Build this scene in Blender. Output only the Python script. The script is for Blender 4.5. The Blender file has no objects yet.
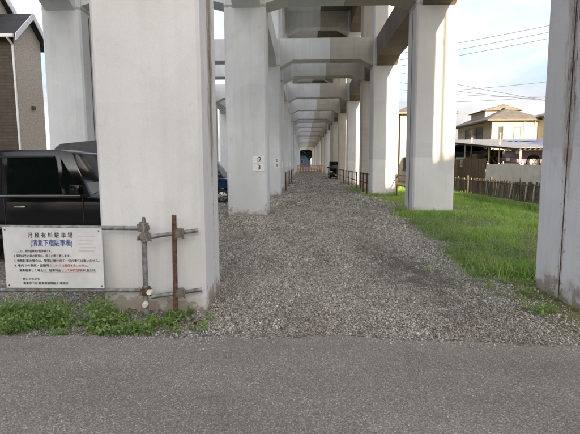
import bpy, bmesh, math, random
import numpy as np
from mathutils import Vector, Matrix, Euler
R_ = math.radians
random.seed(7); rng = np.random.default_rng(11)
scene = bpy.context.scene
COL = scene.collection

# ------------------------------------------------------------------ camera, sky, sun, exposure
cam_d = bpy.data.cameras.new("camera"); cam = bpy.data.objects.new("camera", cam_d); COL.objects.link(cam)
cam_d.sensor_width = 36.0; cam_d.lens = 465.0 / 580.0 * 36.0
cam_d.clip_start = 0.05; cam_d.clip_end = 3000
cam.matrix_world = (Matrix.Translation((0, 0, 1.6)) @ Matrix.Rotation(R_(1.627), 4, 'Z')
                    @ Matrix.Rotation(R_(90 - 6.615), 4, 'X') @ Matrix.Rotation(R_(-0.314), 4, 'Z'))
scene.camera = cam
SUN_EL, SUN_AZ = 9.6, 4.5          # degrees: height, and how far to the right of straight behind the camera
world = bpy.data.worlds.new("World"); scene.world = world; world.use_nodes = True
wn, wl = world.node_tree.nodes, world.node_tree.links
wn.clear()
w_out = wn.new('ShaderNodeOutputWorld'); w_bg = wn.new('ShaderNodeBackground')
w_sky = wn.new('ShaderNodeTexSky'); w_sky.sky_type = 'NISHITA'; w_sky.sun_disc = False
w_sky.sun_elevation = R_(SUN_EL); w_sky.sun_rotation = R_(180 - SUN_AZ)
w_sky.air_density = 1.0; w_sky.dust_density = 10.0; w_sky.ozone_density = 4.0
# thin bright cloud over the clear sky
w_tc = wn.new('ShaderNodeTexCoord'); w_map = wn.new('ShaderNodeMapping'); w_map.inputs['Scale'].default_value = (1.2, 1.2, 3.2)
w_noise = wn.new('ShaderNodeTexNoise'); w_noise.inputs['Scale'].default_value = 2.2; w_noise.inputs['Detail'].default_value = 7
w_noise.inputs['Roughness'].default_value = 0.55
w_ramp = wn.new('ShaderNodeValToRGB')
w_ramp.color_ramp.elements[0].position = 0.38; w_ramp.color_ramp.elements[0].color = (0.30, 0.30, 0.30, 1)
w_ramp.color_ramp.elements[1].position = 0.60; w_ramp.color_ramp.elements[1].color = (0.92, 0.92, 0.92, 1)
w_mix = wn.new('ShaderNodeMixRGB')
w_mix.inputs['Color2'].default_value = (1.22, 1.15, 1.20, 1)
wl.new(w_tc.outputs['Generated'], w_map.inputs['Vector']); wl.new(w_map.outputs['Vector'], w_noise.inputs['Vector'])
wl.new(w_noise.outputs['Fac'], w_ramp.inputs['Fac']); wl.new(w_ramp.outputs['Color'], w_mix.inputs['Fac'])
wl.new(w_sky.outputs['Color'], w_mix.inputs['Color1']); wl.new(w_mix.outputs['Color'], w_bg.inputs['Color'])
w_bg.inputs['Strength'].default_value = 0.15
wl.new(w_bg.outputs['Background'], w_out.inputs['Surface'])
sun_d = bpy.data.lights.new("sun", 'SUN'); sun_d.energy = 2.0; sun_d.angle = R_(0.6); sun_d.color = (1.0, 0.80, 0.55)
sun = bpy.data.objects.new("sun", sun_d); COL.objects.link(sun)
el, az = R_(SUN_EL), R_(SUN_AZ)
to_sun = Vector((math.sin(az) * math.cos(el), -math.cos(az) * math.cos(el), math.sin(el)))
sun.rotation_euler = to_sun.to_track_quat('Z', 'Y').to_euler(); sun.location = to_sun * 60
scene.view_settings.view_transform = 'Standard'; scene.view_settings.look = 'None'
scene.view_settings.gamma = 1; scene.view_settings.use_curve_mapping = False
scene.view_settings.exposure = 2.80
scene.view_settings.use_white_balance = True; scene.view_settings.white_balance_temperature = 6850; scene.view_settings.white_balance_tint = 9

# ------------------------------------------------------------------ mesh helpers
class MB:
    def __init__(s): s.v = []; s.f = []
    def add(s, vs, fs):
        n = len(s.v); s.v += [tuple(v) for v in vs]; s.f += [tuple(i + n for i in f) for f in fs]; return s
    def box(s, x0, x1, y0, y1, z0, z1):
        return s.add([(x0,y0,z0),(x1,y0,z0),(x1,y1,z0),(x0,y1,z0),(x0,y0,z1),(x1,y0,z1),(x1,y1,z1),(x0,y1,z1)],
                     [(0,3,2,1),(4,5,6,7),(0,1,5,4),(1,2,6,5),(2,3,7,6),(3,0,4,7)])
    def prism(s, pts, axis, a, b):
        # closed polygon in the two other axes, swept from a to b along axis
        n = len(pts)
        def mk(p, t):
            return {'x': (t, p[0], p[1]), 'y': (p[0], t, p[1]), 'z': (p[0], p[1], t)}[axis]
        vs = [mk(p, a) for p in pts] + [mk(p, b) for p in pts]
        fs = [tuple(range(n)), tuple(range(2*n-1, n-1, -1))] + [(i, i+n, (i+1) % n + n, (i+1) % n) for i in range(n)]
        return s.add(vs, fs)
    def tube(s, p, q, r, r2=None, n=8, cap=True):
        p, q = Vector(p), Vector(q); r2 = r if r2 is None else r2
        d = (q - p).normalized(); u = d.orthogonal().normalized(); w = d.cross(u)
        vs = []
        for c, rr in ((p, r), (q, r2)):
            vs += [c + (u*math.cos(2*math.pi*i/n) + w*math.sin(2*math.pi*i/n))*rr for i in range(n)]
        fs = [(i, (i+1) % n, (i+1) % n + n, i+n) for i in range(n)]
        if cap: fs += [tuple(range(n-1, -1, -1)), tuple(range(n, 2*n))]
        return s.add(vs, fs)
    def path(s, pts, r, n=6):
        for a, b in zip(pts, pts[1:]): s.tube(a, b, r, n=n)
        return s
    def build(s, name, mat, parent=None, smooth=False, bevel=0, loc=None):
        me = bpy.data.meshes.new(name); me.from_pydata(s.v, [], s.f); me.update()
        b = bmesh.new(); b.from_mesh(me); bmesh.ops.recalc_face_normals(b, faces=b.faces)
        if bevel:
            es = [e for e in b.edges if len(e.link_faces) == 2 and e.calc_face_angle(0) > 0.5]
            bmesh.ops.bevel(b, geom=es, offset=bevel, segments=2, affect='EDGES', profile=0.6, clamp_overlap=True)
        b.to_mesh(me); b.free()
        if smooth:
            me.polygons.foreach_set('use_smooth', [True]*len(me.polygons))
            try: me.set_sharp_from_angle(angle=R_(40))
            except Exception: pass
        return link(name, me, mat, parent, loc)
def link(name, me, mat, parent=None, loc=None):
    o = bpy.data.objects.new(name, me); COL.objects.link(o)
    if mat is not None and not me.materials: me.materials.append(mat)
    if parent is not None: o.parent = parent
    if loc is not None: o.location = loc
    return o
def tag(o, label=None, cat=None, group=None, kind=None):
    if label: o['label'] = label
    if cat: o['category'] = cat
    if group: o['group'] = group
    if kind: o['kind'] = kind
    return o
def empty(name, loc, label, cat, group=None, rz=0):
    o = bpy.data.objects.new(name, None); COL.objects.link(o); o.location = loc; o.rotation_euler = (0, 0, rz)
    o.empty_display_size = 0.2
    return tag(o, label, cat, group)
def copy_tree(o, parent=None):
    c = o.copy(); COL.objects.link(c); c.parent = parent
    for ch in list(o.children): copy_tree(ch, c)
    return c
def big_mesh(name, V, F3, mat, kind='stuff', F4=None):
    # numpy triangles to a mesh
    me = bpy.data.meshes.new(name)
    nv, nf = len(V), len(F3)
    me.vertices.add(nv); me.vertices.foreach_set('co', np.ascontiguousarray(V, dtype=np.float32).ravel())
    me.loops.add(nf*3); me.loops.foreach_set('vertex_index', np.ascontiguousarray(F3, dtype=np.int32).ravel())
    me.polygons.add(nf); me.polygons.foreach_set('loop_start', np.arange(0, nf*3, 3, dtype=np.int32))
    me.update(calc_edges=True); me.validate()
    o = link(name, me, mat); o['kind'] = kind
    return o
def text(body, size, mat, parent, loc, name='lettering', align='LEFT', rz=0, sx=1.0, bold=0.0):
    c = bpy.data.curves.new(name, 'FONT'); c.body = body; c.size = size; c.extrude = 0.0006; c.align_x = align; c.align_y = 'CENTER'
    c.offset = bold; c.resolution_u = 3
    t = bpy.data.objects.new(name, c); COL.objects.link(t)
    dg = bpy.context.evaluated_depsgraph_get()
    me = bpy.data.meshes.new_from_object(t.evaluated_get(dg))
    bpy.data.objects.remove(t); bpy.data.curves.remove(c)
    me.transform(Matrix.Scale(sx, 4, (1, 0, 0)))
    me.transform(Matrix.Rotation(R_(90), 4, 'X')); me.materials.clear()
    o = link(name, me, mat, parent, loc); o.rotation_euler = (0, 0, rz)
    return o

# ------------------------------------------------------------------ material helpers
def newmat(name):
    m = bpy.data.materials.new(name); m.use_nodes = True
    nt = m.node_tree; b = nt.nodes['Principled BSDF']
    return m, nt, b
def N(nt, t, **kw):
    n = nt.nodes.new(t)
    for k, v in kw.items():
        if k in n.inputs: n.inputs[k].default_value = v
        else: setattr(n, k, v)
    return n
def L(nt, a, b): nt.links.new(a, b)
def pos(nt, scale=(1, 1, 1)):
    g = N(nt, 'ShaderNodeNewGeometry'); mp = N(nt, 'ShaderNodeMapping'); mp.inputs['Scale'].default_value = scale
    L(nt, g.outputs['Position'], mp.inputs['Vector']); return mp.outputs['Vector']
def noise(nt, vec, scale, detail=4, rough=0.55):
    n = N(nt, 'ShaderNodeTexNoise'); n.inputs['Scale'].default_value = scale; n.inputs['Detail'].default_value = detail
    n.inputs['Roughness'].default_value = rough; L(nt, vec, n.inputs['Vector']); return n.outputs['Fac']
def ramp(nt, fac, stops, interp='LINEAR'):
    r = N(nt, 'ShaderNodeValToRGB'); cr = r.color_ramp; cr.interpolation = interp
    while len(cr.elements) < len(stops): cr.elements.new(0.5)
    for e, (p, c) in zip(cr.elements, stops):
        e.position = p; e.color = (*c, 1) if len(c) == 3 else c
    L(nt, fac, r.inputs['Fac']); return r.outputs['Color']
def mix(nt, fac, a, b, mode='MIX'):
    m = N(nt, 'ShaderNodeMixRGB', blend_type=mode)
    for i, x in (('Fac', fac), ('Color1', a), ('Color2', b)):
        if hasattr(x, 'links') or hasattr(x, 'is_linked'): L(nt, x, m.inputs[i])
        elif i == 'Fac': m.inputs[i].default_value = x
        else: m.inputs[i].default_value = (*x, 1)
    return m.outputs['Color']
def math_(nt, op, a, b=0.0, clamp=False):
    m = N(nt, 'ShaderNodeMath', operation=op); m.use_clamp = clamp
    for i, x in ((0, a), (1, b)):
        if hasattr(x, 'is_linked'): L(nt, x, m.inputs[i])
        else: m.inputs[i].default_value = x
    return m.outputs['Value']
def bump(nt, b, h, strength=0.3, dist=0.01):
    n = N(nt, 'ShaderNodeBump'); n.inputs['Strength'].default_value = strength; n.inputs['Distance'].default_value = dist
    L(nt, h, n.inputs['Height']); L(nt, n.outputs['Normal'], b.inputs['Normal'])
def simple(name, col, rough=0.6, metal=0.0, var=0.15, scale=6.0, spec=None, bumps=0.0):
    m, nt, b = newmat(name)
    f = noise(nt, pos(nt), scale, 5)
    c = ramp(nt, f, [(0.3, tuple(max(0, x*(1-var)) for x in col)), (0.7, tuple(min(1, x*(1+var)) for x in col))])
    L(nt, c, b.inputs['Base Color']); b.inputs['Roughness'].default_value = rough; b.inputs['Metallic'].default_value = metal
    if spec is not None: b.inputs['Specular IOR Level'].default_value = spec
    if bumps: bump(nt, b, noise(nt, pos(nt), scale*8, 4), bumps, 0.004)
    return m
def concrete(name, base, streak=0.25, stain=(0.30, 0.24, 0.17), stain_amt=0.35, base_rust=0.6, joint_y=None, boards=False):
    m, nt, b = newmat(name)
    p = pos(nt)
    big = noise(nt, p, 0.55, 5, 0.6); fine = noise(nt, p, 22, 4, 0.6); mid = noise(nt, p, 3.2, 6, 0.65)
    col = ramp(nt, big, [(0.3, tuple(x*0.88 for x in base)), (0.7, tuple(min(1, x*1.06) for x in base))])
    # rain streaks: noise stretched along the height
    st = noise(nt, pos(nt, (3.2, 3.2, 0.16)), 2.2, 5, 0.6)
    stm = ramp(nt, st, [(0.50, (0, 0, 0)), (0.72, (1, 1, 1))])
    sa = math_(nt, 'MULTIPLY', stm, streak)
    col = mix(nt, sa, col, tuple(x*0.62*y for x, y in zip(base, (1.0, 0.96, 0.88))))
    # blotches
    bl = ramp(nt, mid, [(0.52, (0, 0, 0)), (0.75, (1, 1, 1))])
    col = mix(nt, math_(nt, 'MULTIPLY', bl, stain_amt*0.35), col, tuple(0.5*(x + y) for x, y in zip(base, stain)))
    # mortar repairs, slightly different paint squares
    ck = N(nt, 'ShaderNodeTexVoronoi', distance='CHEBYCHEV'); ck.inputs['Scale'].default_value = 0.75
    L(nt, pos(nt, (1, 1, 0.8)), ck.inputs['Vector'])
    ckr = N(nt, 'ShaderNodeSeparateColor'); L(nt, ck.outputs['Color'], ckr.inputs['Color'])
    col = mix(nt, 0.17, col, ckr.outputs['Red'], 'SOFT_LIGHT')
    geo = N(nt, 'ShaderNodeNewGeometry'); sep = N(nt, 'ShaderNodeSeparateXYZ'); L(nt, geo.outputs['Position'], sep.inputs['Vector'])
    # rust and peeling where soil splashes the foot
    if base_rust:
        low2 = math_(nt, 'SUBTRACT', 1.0, math_(nt, 'DIVIDE', sep.outputs['Z'], 0.35), True)
        m2 = ramp(nt, math_(nt, 'ADD', math_(nt, 'MULTIPLY', low2, 0.5), mid), [(0.62, (0, 0, 0)), (0.95, (1, 1, 1))])
        col = mix(nt, math_(nt, 'MULTIPLY', m2, 0.55), col, (0.33, 0.29, 0.23))
        low = math_(nt, 'SUBTRACT', 1.0, math_(nt, 'DIVIDE', sep.outputs['Z'], 0.55), True)
        rn = noise(nt, p, 4.3, 6, 0.7)
        mask = ramp(nt, math_(nt, 'ADD', math_(nt, 'MULTIPLY', low, 0.42), rn), [(0.80, (0, 0, 0)), (0.86, (1, 1, 1))])
        col = mix(nt, math_(nt, 'MULTIPLY', mask, base_rust), col, (0.21, 0.12, 0.065))
    if base_rust:
        dj = math_(nt, 'ABSOLUTE', math_(nt, 'SUBTRACT', sep.outputs['Z'], 6.12))
        dn = noise(nt, pos(nt, (3, 3, 1)), 3.0, 6, 0.7)
        jl = ramp(nt, math_(nt, 'SUBTRACT', math_(nt, 'MULTIPLY', dn, 0.12), dj), [(0.012, (0, 0, 0)), (0.035, (1, 1, 1))])
        col = mix(nt, math_(nt, 'MULTIPLY', jl, 0.6), col, (0.26, 0.17, 0.09))
    if joint_y is not None:
        d = math_(nt, 'ABSOLUTE', math_(nt, 'SUBTRACT', sep.outputs['Y'], joint_y))
        up = math_(nt, 'MULTIPLY', math_(nt, 'SUBTRACT', sep.outputs['Z'], 1.2, True), 0.14, True)
        near = math_(nt, 'SUBTRACT', math_(nt, 'ADD', 0.16, up), d)
        jn = noise(nt, pos(nt, (5, 9, 0.9)), 2.2, 7, 0.75)
        jm = ramp(nt, math_(nt, 'ADD', math_(nt, 'MULTIPLY', near, 1.6), jn), [(0.70, (0, 0, 0)), (0.80, (1, 1, 1))])
        col = mix(nt, math_(nt, 'MULTIPLY', jm, 0.75), col, (0.27, 0.19, 0.11))
        old = math_(nt, 'MULTIPLY', math_(nt, 'ADD', math_(nt, 'SUBTRACT', sep.outputs['Z'], 1.74), math_(nt, 'MULTIPLY', math_(nt, 'SUBTRACT', noise(nt, p, 5, 4), 0.5), 0.06)), 60, True)
        col = mix(nt, math_(nt, 'MULTIPLY', old, 0.5 if base[0] < 0.72 else 0.0), col, tuple(x*0.72 for x in base))
        spn = noise(nt, pos(nt, (1, 1, 0.8)), 16, 5, 0.7)
        spm = ramp(nt, math_(nt, 'ADD', math_(nt, 'MULTIPLY', math_(nt, 'SUBTRACT', 0.13, d), 1.3), spn), [(0.66, (0, 0, 0)), (0.72, (1, 1, 1))])
        col = mix(nt, math_(nt, 'MULTIPLY', spm, 0.7), col, (0.30, 0.17, 0.085))
        cn = noise(nt, pos(nt, (9, 16, 1.6)), 2.0, 7, 0.8)
        cm = ramp(nt, math_(nt, 'ADD', math_(nt, 'MULTIPLY', near, 1.2), cn), [(0.80, (0, 0, 0)), (0.84, (1, 1, 1))])
        col = mix(nt, math_(nt, 'MULTIPLY', cm, 0.85), col, (0.06, 0.05, 0.045))
    stucco = noise(nt, p, 75, 5, 0.7)
    col = mix(nt, 0.55, col, ramp(nt, stucco, [(0.32, (0.40, 0.40, 0.40)), (0.66, (0.58, 0.58, 0.58))]), 'OVERLAY')
    wash = noise(nt, pos(nt, (1, 1, 0.6)), 1.3, 7, 0.66)
    col = mix(nt, math_(nt, 'MULTIPLY', ramp(nt, wash, [(0.46, (0, 0, 0)), (0.66, (1, 1, 1))]), 0.30), col, tuple(x*y for x, y in zip(base, (0.80, 0.78, 0.73))))
    pit = N(nt, 'ShaderNodeTexVoronoi'); pit.inputs['Scale'].default_value = 3.2; L(nt, pos(nt, (1, 1, 0.7)), pit.inputs['Vector'])
    pm = ramp(nt, math_(nt, 'ADD', pit.outputs['Distance'], math_(nt, 'MULTIPLY', noise(nt, p, 9, 4, 0.7), 0.10)), [(0.072, (1, 1, 1)), (0.088, (0, 0, 0))])
    col = mix(nt, math_(nt, 'MULTIPLY', pm, 0.45), col, (0.24, 0.18, 0.12))
    h = math_(nt, 'ADD', math_(nt, 'ADD', math_(nt, 'MULTIPLY', fine, 0.5), mid), math_(nt, 'MULTIPLY', stucco, 0.5))
    if boards:
        wv = N(nt, 'ShaderNodeTexWave', bands_direction='Z'); wv.inputs['Scale'].default_value = 1.1; wv.inputs['Distortion'].default_value = 0.4
        L(nt, p, wv.inputs['Vector'])
        bm = ramp(nt, wv.outputs['Fac'], [(0.0, (1, 1, 1)), (0.06, (0, 0, 0))])
        col = mix(nt, math_(nt, 'MULTIPLY', bm, 0.16), col, tuple(x*0.6 for x in base))
    L(nt, col, b.inputs['Base Color']); b.inputs['Roughness'].default_value = 0.82
    b.inputs['Specular IOR Level'].default_value = 0.25
    bump(nt, b, h, 0.22, 0.012)
    return m

M = {}
M['paint_left'] = concrete('painted_concrete_left', (0.74, 0.765, 0.775), 0.22)
M['paint_front'] = concrete('painted_concrete_front', (0.74, 0.735, 0.70), 0.22, joint_y=5.41)
M['paint_right'] = concrete('painted_concrete_right', (0.70, 0.705, 0.70), 0.25, joint_y=5.39)
M['bare'] = concrete('bare_concrete', (0.49, 0.465, 0.405), 0.5, base_rust=0.3, boards=True)
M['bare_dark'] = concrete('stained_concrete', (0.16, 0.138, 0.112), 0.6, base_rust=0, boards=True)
M['beam_light'] = concrete('painted_beam', (0.72, 0.75, 0.765), 0.3, base_rust=0)
M['steel'] = simple('galvanised_steel', (0.27, 0.262, 0.24), 0.6, 0.5, 0.5, 18, bumps=0.2)
M['zinc_clamp'] = simple('weathered_clamp', (0.21, 0.19, 0.155), 0.75, 0.4, 0.5, 60, bumps=0.4)
M['joint_dark'] = simple('perished_joint_seal', (0.055, 0.042, 0.032), 0.9, 0, 0.6, 8)
M['rust'] = simple('rusty_steel', (0.13, 0.075, 0.045), 0.85, 0.2, 0.6, 25, bumps=0.4)
M['white_cap'] = simple('white_plastic', (0.75, 0.72, 0.62), 0.5, 0, 0.15, 30)
M['sign_white'] = simple('sign_enamel', (0.72, 0.715, 0.68), 0.45, 0, 0.10, 5)
M['ink_black'] = simple('black_print', (0.03, 0.03, 0.035), 0.5, 0, 0.1)
M['ink_blue'] = simple('blue_print', (0.03, 0.055, 0.27), 0.5, 0, 0.1)
M['ink_red'] = simple('red_print', (0.55, 0.06, 0.07), 0.5, 0, 0.2)
M['ink_faded'] = simple('faded_print', (0.60, 0.59, 0.56), 0.5, 0, 0.05)
M['car_black'] = simple('black_car_paint', (0.003, 0.0035, 0.0045), 0.10, 0, 0.2); 
M['car_blue'] = simple('dark_blue_car_paint', (0.010, 0.035, 0.075), 0.12, 0, 0.2)
M['car_purple'] = simple('mauve_car_paint', (0.22, 0.15, 0.25), 0.35, 0.1, 0.15)
M['car_greyblue'] = simple('grey_blue_car_paint', (0.09, 0.14, 0.20), 0.25, 0.1, 0.15)
M['glass'] = simple('tinted_glass', (0.004, 0.007, 0.006), 0.04, 0, 0.1, spec=0.35)
M['screen_glass'] = simple('windscreen_glass', (0.04, 0.06, 0.07), 0.03, 0, 0.1, spec=0.9)
_b = M['screen_glass'].node_tree.nodes['Principled BSDF']; _b.inputs['IOR'].default_value = 2.2; _b.inputs['Specular IOR Level'].default_value = 0.9
M['chrome'] = simple('chrome', (0.7, 0.7, 0.7), 0.15, 1.0, 0.05)
M['rubber'] = simple('tyre_rubber', (0.02, 0.02, 0.02), 0.85, 0, 0.2)
M['rim'] = simple('alloy_rim', (0.45, 0.45, 0.47), 0.35, 0.8, 0.1)
M['trim'] = simple('dark_trim', (0.03, 0.03, 0.03), 0.6, 0, 0.2)
M['lamp_red'] = simple('red_lens', (0.4, 0.02, 0.02), 0.2, 0, 0.1)
M['lamp_clear'] = simple('clear_lens', (0.7, 0.72, 0.75), 0.1, 0, 0.05)
M['plate_white'] = simple('white_plate', (0.88, 0.88, 0.87), 0.45, 0, 0.06, 12)
M['cream'] = simple('cream_render', (0.44, 0.40, 0.33), 0.85, 0, 0.08, 3, bumps=0.15)
M['cream_dark'] = simple('beige_render', (0.55, 0.46, 0.35), 0.85, 0, 0.1, 3, bumps=0.15)
M['frame_dark'] = simple('bronze_window_frame', (0.10, 0.08, 0.06), 0.5, 0.3, 0.2)
M['frame_white'] = simple('white_trim', (0.74, 0.74, 0.72), 0.5, 0, 0.06)
M['pane'] = simple('window_pane', (0.06, 0.07, 0.08), 0.06, 0, 0.1, spec=0.8)
M['shutter'] = simple('cream_shutter', (0.70, 0.60, 0.42), 0.6, 0, 0.06)
M['wood_dark'] = simple('dark_weathered_wood', (0.135, 0.112, 0.09), 0.9, 0, 0.5, 9, bumps=0.4)
M['wood_grey'] = simple('grey_weathered_wood', (0.22, 0.19, 0.155), 0.9, 0, 0.4, 9, bumps=0.4)
M['wood_brown'] = simple('brown_wood', (0.16, 0.115, 0.075), 0.85, 0, 0.35, 9, bumps=0.4)
M['sheet_white'] = simple('pale_sheet_metal', (0.72, 0.73, 0.70), 0.6, 0.0, 0.14, 2.5)
M['sheet_roof'] = simple('grey_roof_sheet', (0.36, 0.36, 0.355), 0.5, 0.2, 0.15, 3)
M['tarp_blue'] = simple('blue_tarp', (0.09, 0.24, 0.42), 0.55, 0, 0.2, 5)
M['tarp_grey'] = simple('grey_canvas', (0.085, 0.09, 0.088), 0.85, 0, 0.2, 8, bumps=0.4)
M['pole'] = simple('pale_post', (0.55, 0.50, 0.42), 0.7, 0, 0.15)
M['pole_conc'] = simple('pole_concrete', (0.32, 0.31, 0.29), 0.8, 0, 0.1)
M['wire'] = simple('black_cable', (0.03, 0.03, 0.035), 0.7, 0, 0.1)
M['orange'] = simple('orange_plastic', (0.52, 0.17, 0.08), 0.5, 0, 0.15)
M['yellow'] = simple('yellow_paint', (0.70, 0.48, 0.05), 0.55, 0, 0.15)
M['bark'] = simple('bark', (0.10, 0.075, 0.05), 0.9, 0, 0.4, 12, bumps=0.6)
M['twig'] = simple('pale_twig', (0.46, 0.40, 0.30), 0.9, 0, 0.3, 12)
M['house_blue'] = simple('blue_cladding', (0.09, 0.16, 0.24), 0.6, 0, 0.12)

def roof_tile(name, col, sc):
    m, nt, b = newmat(name)
    p = pos(nt, (1, 1, 1)); n1 = noise(nt, p, 2.0, 5)
    w = N(nt, 'ShaderNodeTexWave', bands_direction='Z'); w.inputs['Scale'].default_value = sc; w.inputs['Distortion'].default_value = 0.3; L(nt, p, w.inputs['Vector'])
    c = ramp(nt, n1, [(0.3, tuple(x*0.75 for x in col)), (0.7, tuple(x*1.25 for x in col))])
    c = mix(nt, math_(nt, 'MULTIPLY', ramp(nt, w.outputs['Fac'], [(0, (1, 1, 1)), (0.25, (0, 0, 0))]), 0.5), c, tuple(x*0.4 for x in col))
    L(nt, c, b.inputs['Base Color']); b.inputs['Roughness'].default_value = 0.7
    bump(nt, b, w.outputs['Fac'], 0.6, 0.03); return m
M['roof_brown'] = roof_tile('brown_grey_roof_tile', (0.14, 0.125, 0.11), 3.2)
M['roof_slate'] = roof_tile('dark_slate', (0.035, 0.037, 0.042), 4.0)
def siding(name, col, sc, amt):
    m, nt, b = newmat(name); p = pos(nt)
    br = N(nt, 'ShaderNodeTexBrick'); br.inputs['Scale'].default_value = sc; br.inputs['Mortar Size'].default_value = 0.03
    br.inputs['Color1'].default_value = (*[x*1.12 for x in col], 1); br.inputs['Color2'].default_value = (*[x*0.8 for x in col], 1)
    br.inputs['Mortar'].default_value = (*[x*amt for x in col], 1); br.inputs['Row Height'].default_value = 0.16; br.inputs['Brick Width'].default_value = 0.6
    mp = N(nt, 'ShaderNodeCombineXYZ'); g = N(nt, 'ShaderNodeSeparateXYZ'); L(nt, p, g.inputs['Vector'])
    L(nt, math_(nt, 'ADD', g.outputs['X'], g.outputs['Y']), mp.inputs['X']); L(nt, g.outputs['Z'], mp.inputs['Y'])
    L(nt, mp.outputs['Vector'], br.inputs['Vector'])
    n2 = noise(nt, p, 3.0, 5)
    c = mix(nt, 0.35, br.outputs['Color'], ramp(nt, n2, [(0.3, tuple(x*0.6 for x in col)), (0.7, tuple(x*1.35 for x in col))]))
    L(nt, c, b.inputs['Base Color']); b.inputs['Roughness'].default_value = 0.85
    bump(nt, b, br.outputs['Fac'], -0.4, 0.01); return m
M['tile_wall'] = simple('speckled_tile_wall', (0.52, 0.46, 0.375), 0.85, 0, 0.35, 14, bumps=0.3)
M['tile_wall_dark'] = siding('striped_siding', (0.085, 0.071, 0.056), 1.0, 0.6)

def grass_mat(name, stops, trans=0.42):
    m, nt, b = newmat(name)
    g = N(nt, 'ShaderNodeNewGeometry')
    patch = noise(nt, pos(nt), 0.9, 4)
    f = math_(nt, 'ADD', math_(nt, 'MULTIPLY', g.outputs['Random Per Island'], 0.6), math_(nt, 'MULTIPLY', patch, 0.55))
    c = ramp(nt, f, stops); L(nt, c, b.inputs['Base Color']); b.inputs['Roughness'].default_value = 0.6
    b.inputs['Specular IOR Level'].default_value = 0.25
    tr = N(nt, 'ShaderNodeBsdfTranslucent'); L(nt, c, tr.inputs['Color'])
    ms = N(nt, 'ShaderNodeMixShader'); ms.inputs['Fac'].default_value = trans
    out = nt.nodes['Material Output']
    L(nt, b.outputs['BSDF'], ms.inputs[1]); L(nt, tr.outputs['BSDF'], ms.inputs[2]); L(nt, ms.outputs['Shader'], out.inputs['Surface'])
    return m
M['grass'] = grass_mat('grass_blades', [(0.15, (0.13, 0.25, 0.05)), (0.45, (0.26, 0.46, 0.09)), (0.75, (0.40, 0.58, 0.14)), (1.0, (0.62, 0.60, 0.30))])
M['weed'] = grass_mat('weed_leaves', [(0.15, (0.10, 0.17, 0.05)), (0.5, (0.20, 0.32, 0.09)), (0.85, (0.34, 0.46, 0.15)), (1.0, (0.52, 0.52, 0.27))])
M['leaf_dark'] = grass_mat('tree_leaves', [(0.2, (0.025, 0.045, 0.015)), (0.6, (0.05, 0.085, 0.025)), (1.0, (0.09, 0.13, 0.04))])
M['straw'] = grass_mat('straw', [(0.2, (0.30, 0.25, 0.12)), (0.6, (0.42, 0.38, 0.20)), (1.0, (0.52, 0.48, 0.30))])
M['leaf_dry'] = grass_mat('dry_leaf', [(0.2, (0.10, 0.065, 0.04)), (0.6, (0.19, 0.13, 0.075)), (1.0, (0.33, 0.26, 0.15))])

def edge_x(y):                       # where the gravel gives way to grass
    return 2.30 + 0.075*np.clip(y - 5.0, 0, 12) + 0.03*np.clip(y - 17, 0, 12)
# gravel bed and soil: one sheet
def dirt_mask(nt, p):
    # trodden earth: cloudy everywhere, strongest in the wheel track on the right of the entrance
    a = ramp(nt, noise(nt, pos(nt, (1, 0.32, 1)), 1.15, 8, 0.70), [(0.46, (0, 0, 0)), (0.70, (1, 1, 1))])
    sp = N(nt, 'ShaderNodeSeparateXYZ'); L(nt, p, sp.inputs['Vector'])
    # a lane from (1.7, 4.8) drifting to (0.9, 12)
    cx = math_(nt, 'SUBTRACT', 2.25, math_(nt, 'MULTIPLY', sp.outputs['Y'], 0.095))
    d = math_(nt, 'ABSOLUTE', math_(nt, 'SUBTRACT', sp.outputs['X'], cx))
    lane = math_(nt, 'SUBTRACT', 1.0, math_(nt, 'MULTIPLY', d, 1.15), True)
    fade = math_(nt, 'SUBTRACT', 1.0, math_(nt, 'MULTIPLY', math_(nt, 'ABSOLUTE', math_(nt, 'SUBTRACT', sp.outputs['Y'], 6.6)), 0.27), True)
    n2 = ramp(nt, noise(nt, pos(nt, (1, 0.6, 1)), 3.4, 9, 0.78), [(0.36, (0, 0, 0)), (0.58, (1, 1, 1))])
    lane = math_(nt, 'MULTIPLY', math_(nt, 'MULTIPLY', lane, fade), math_(nt, 'MULTIPLY', n2, 1.7))
    return math_(nt, 'MAXIMUM', math_(nt, 'MULTIPLY', a, 0.9), lane, True)
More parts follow.
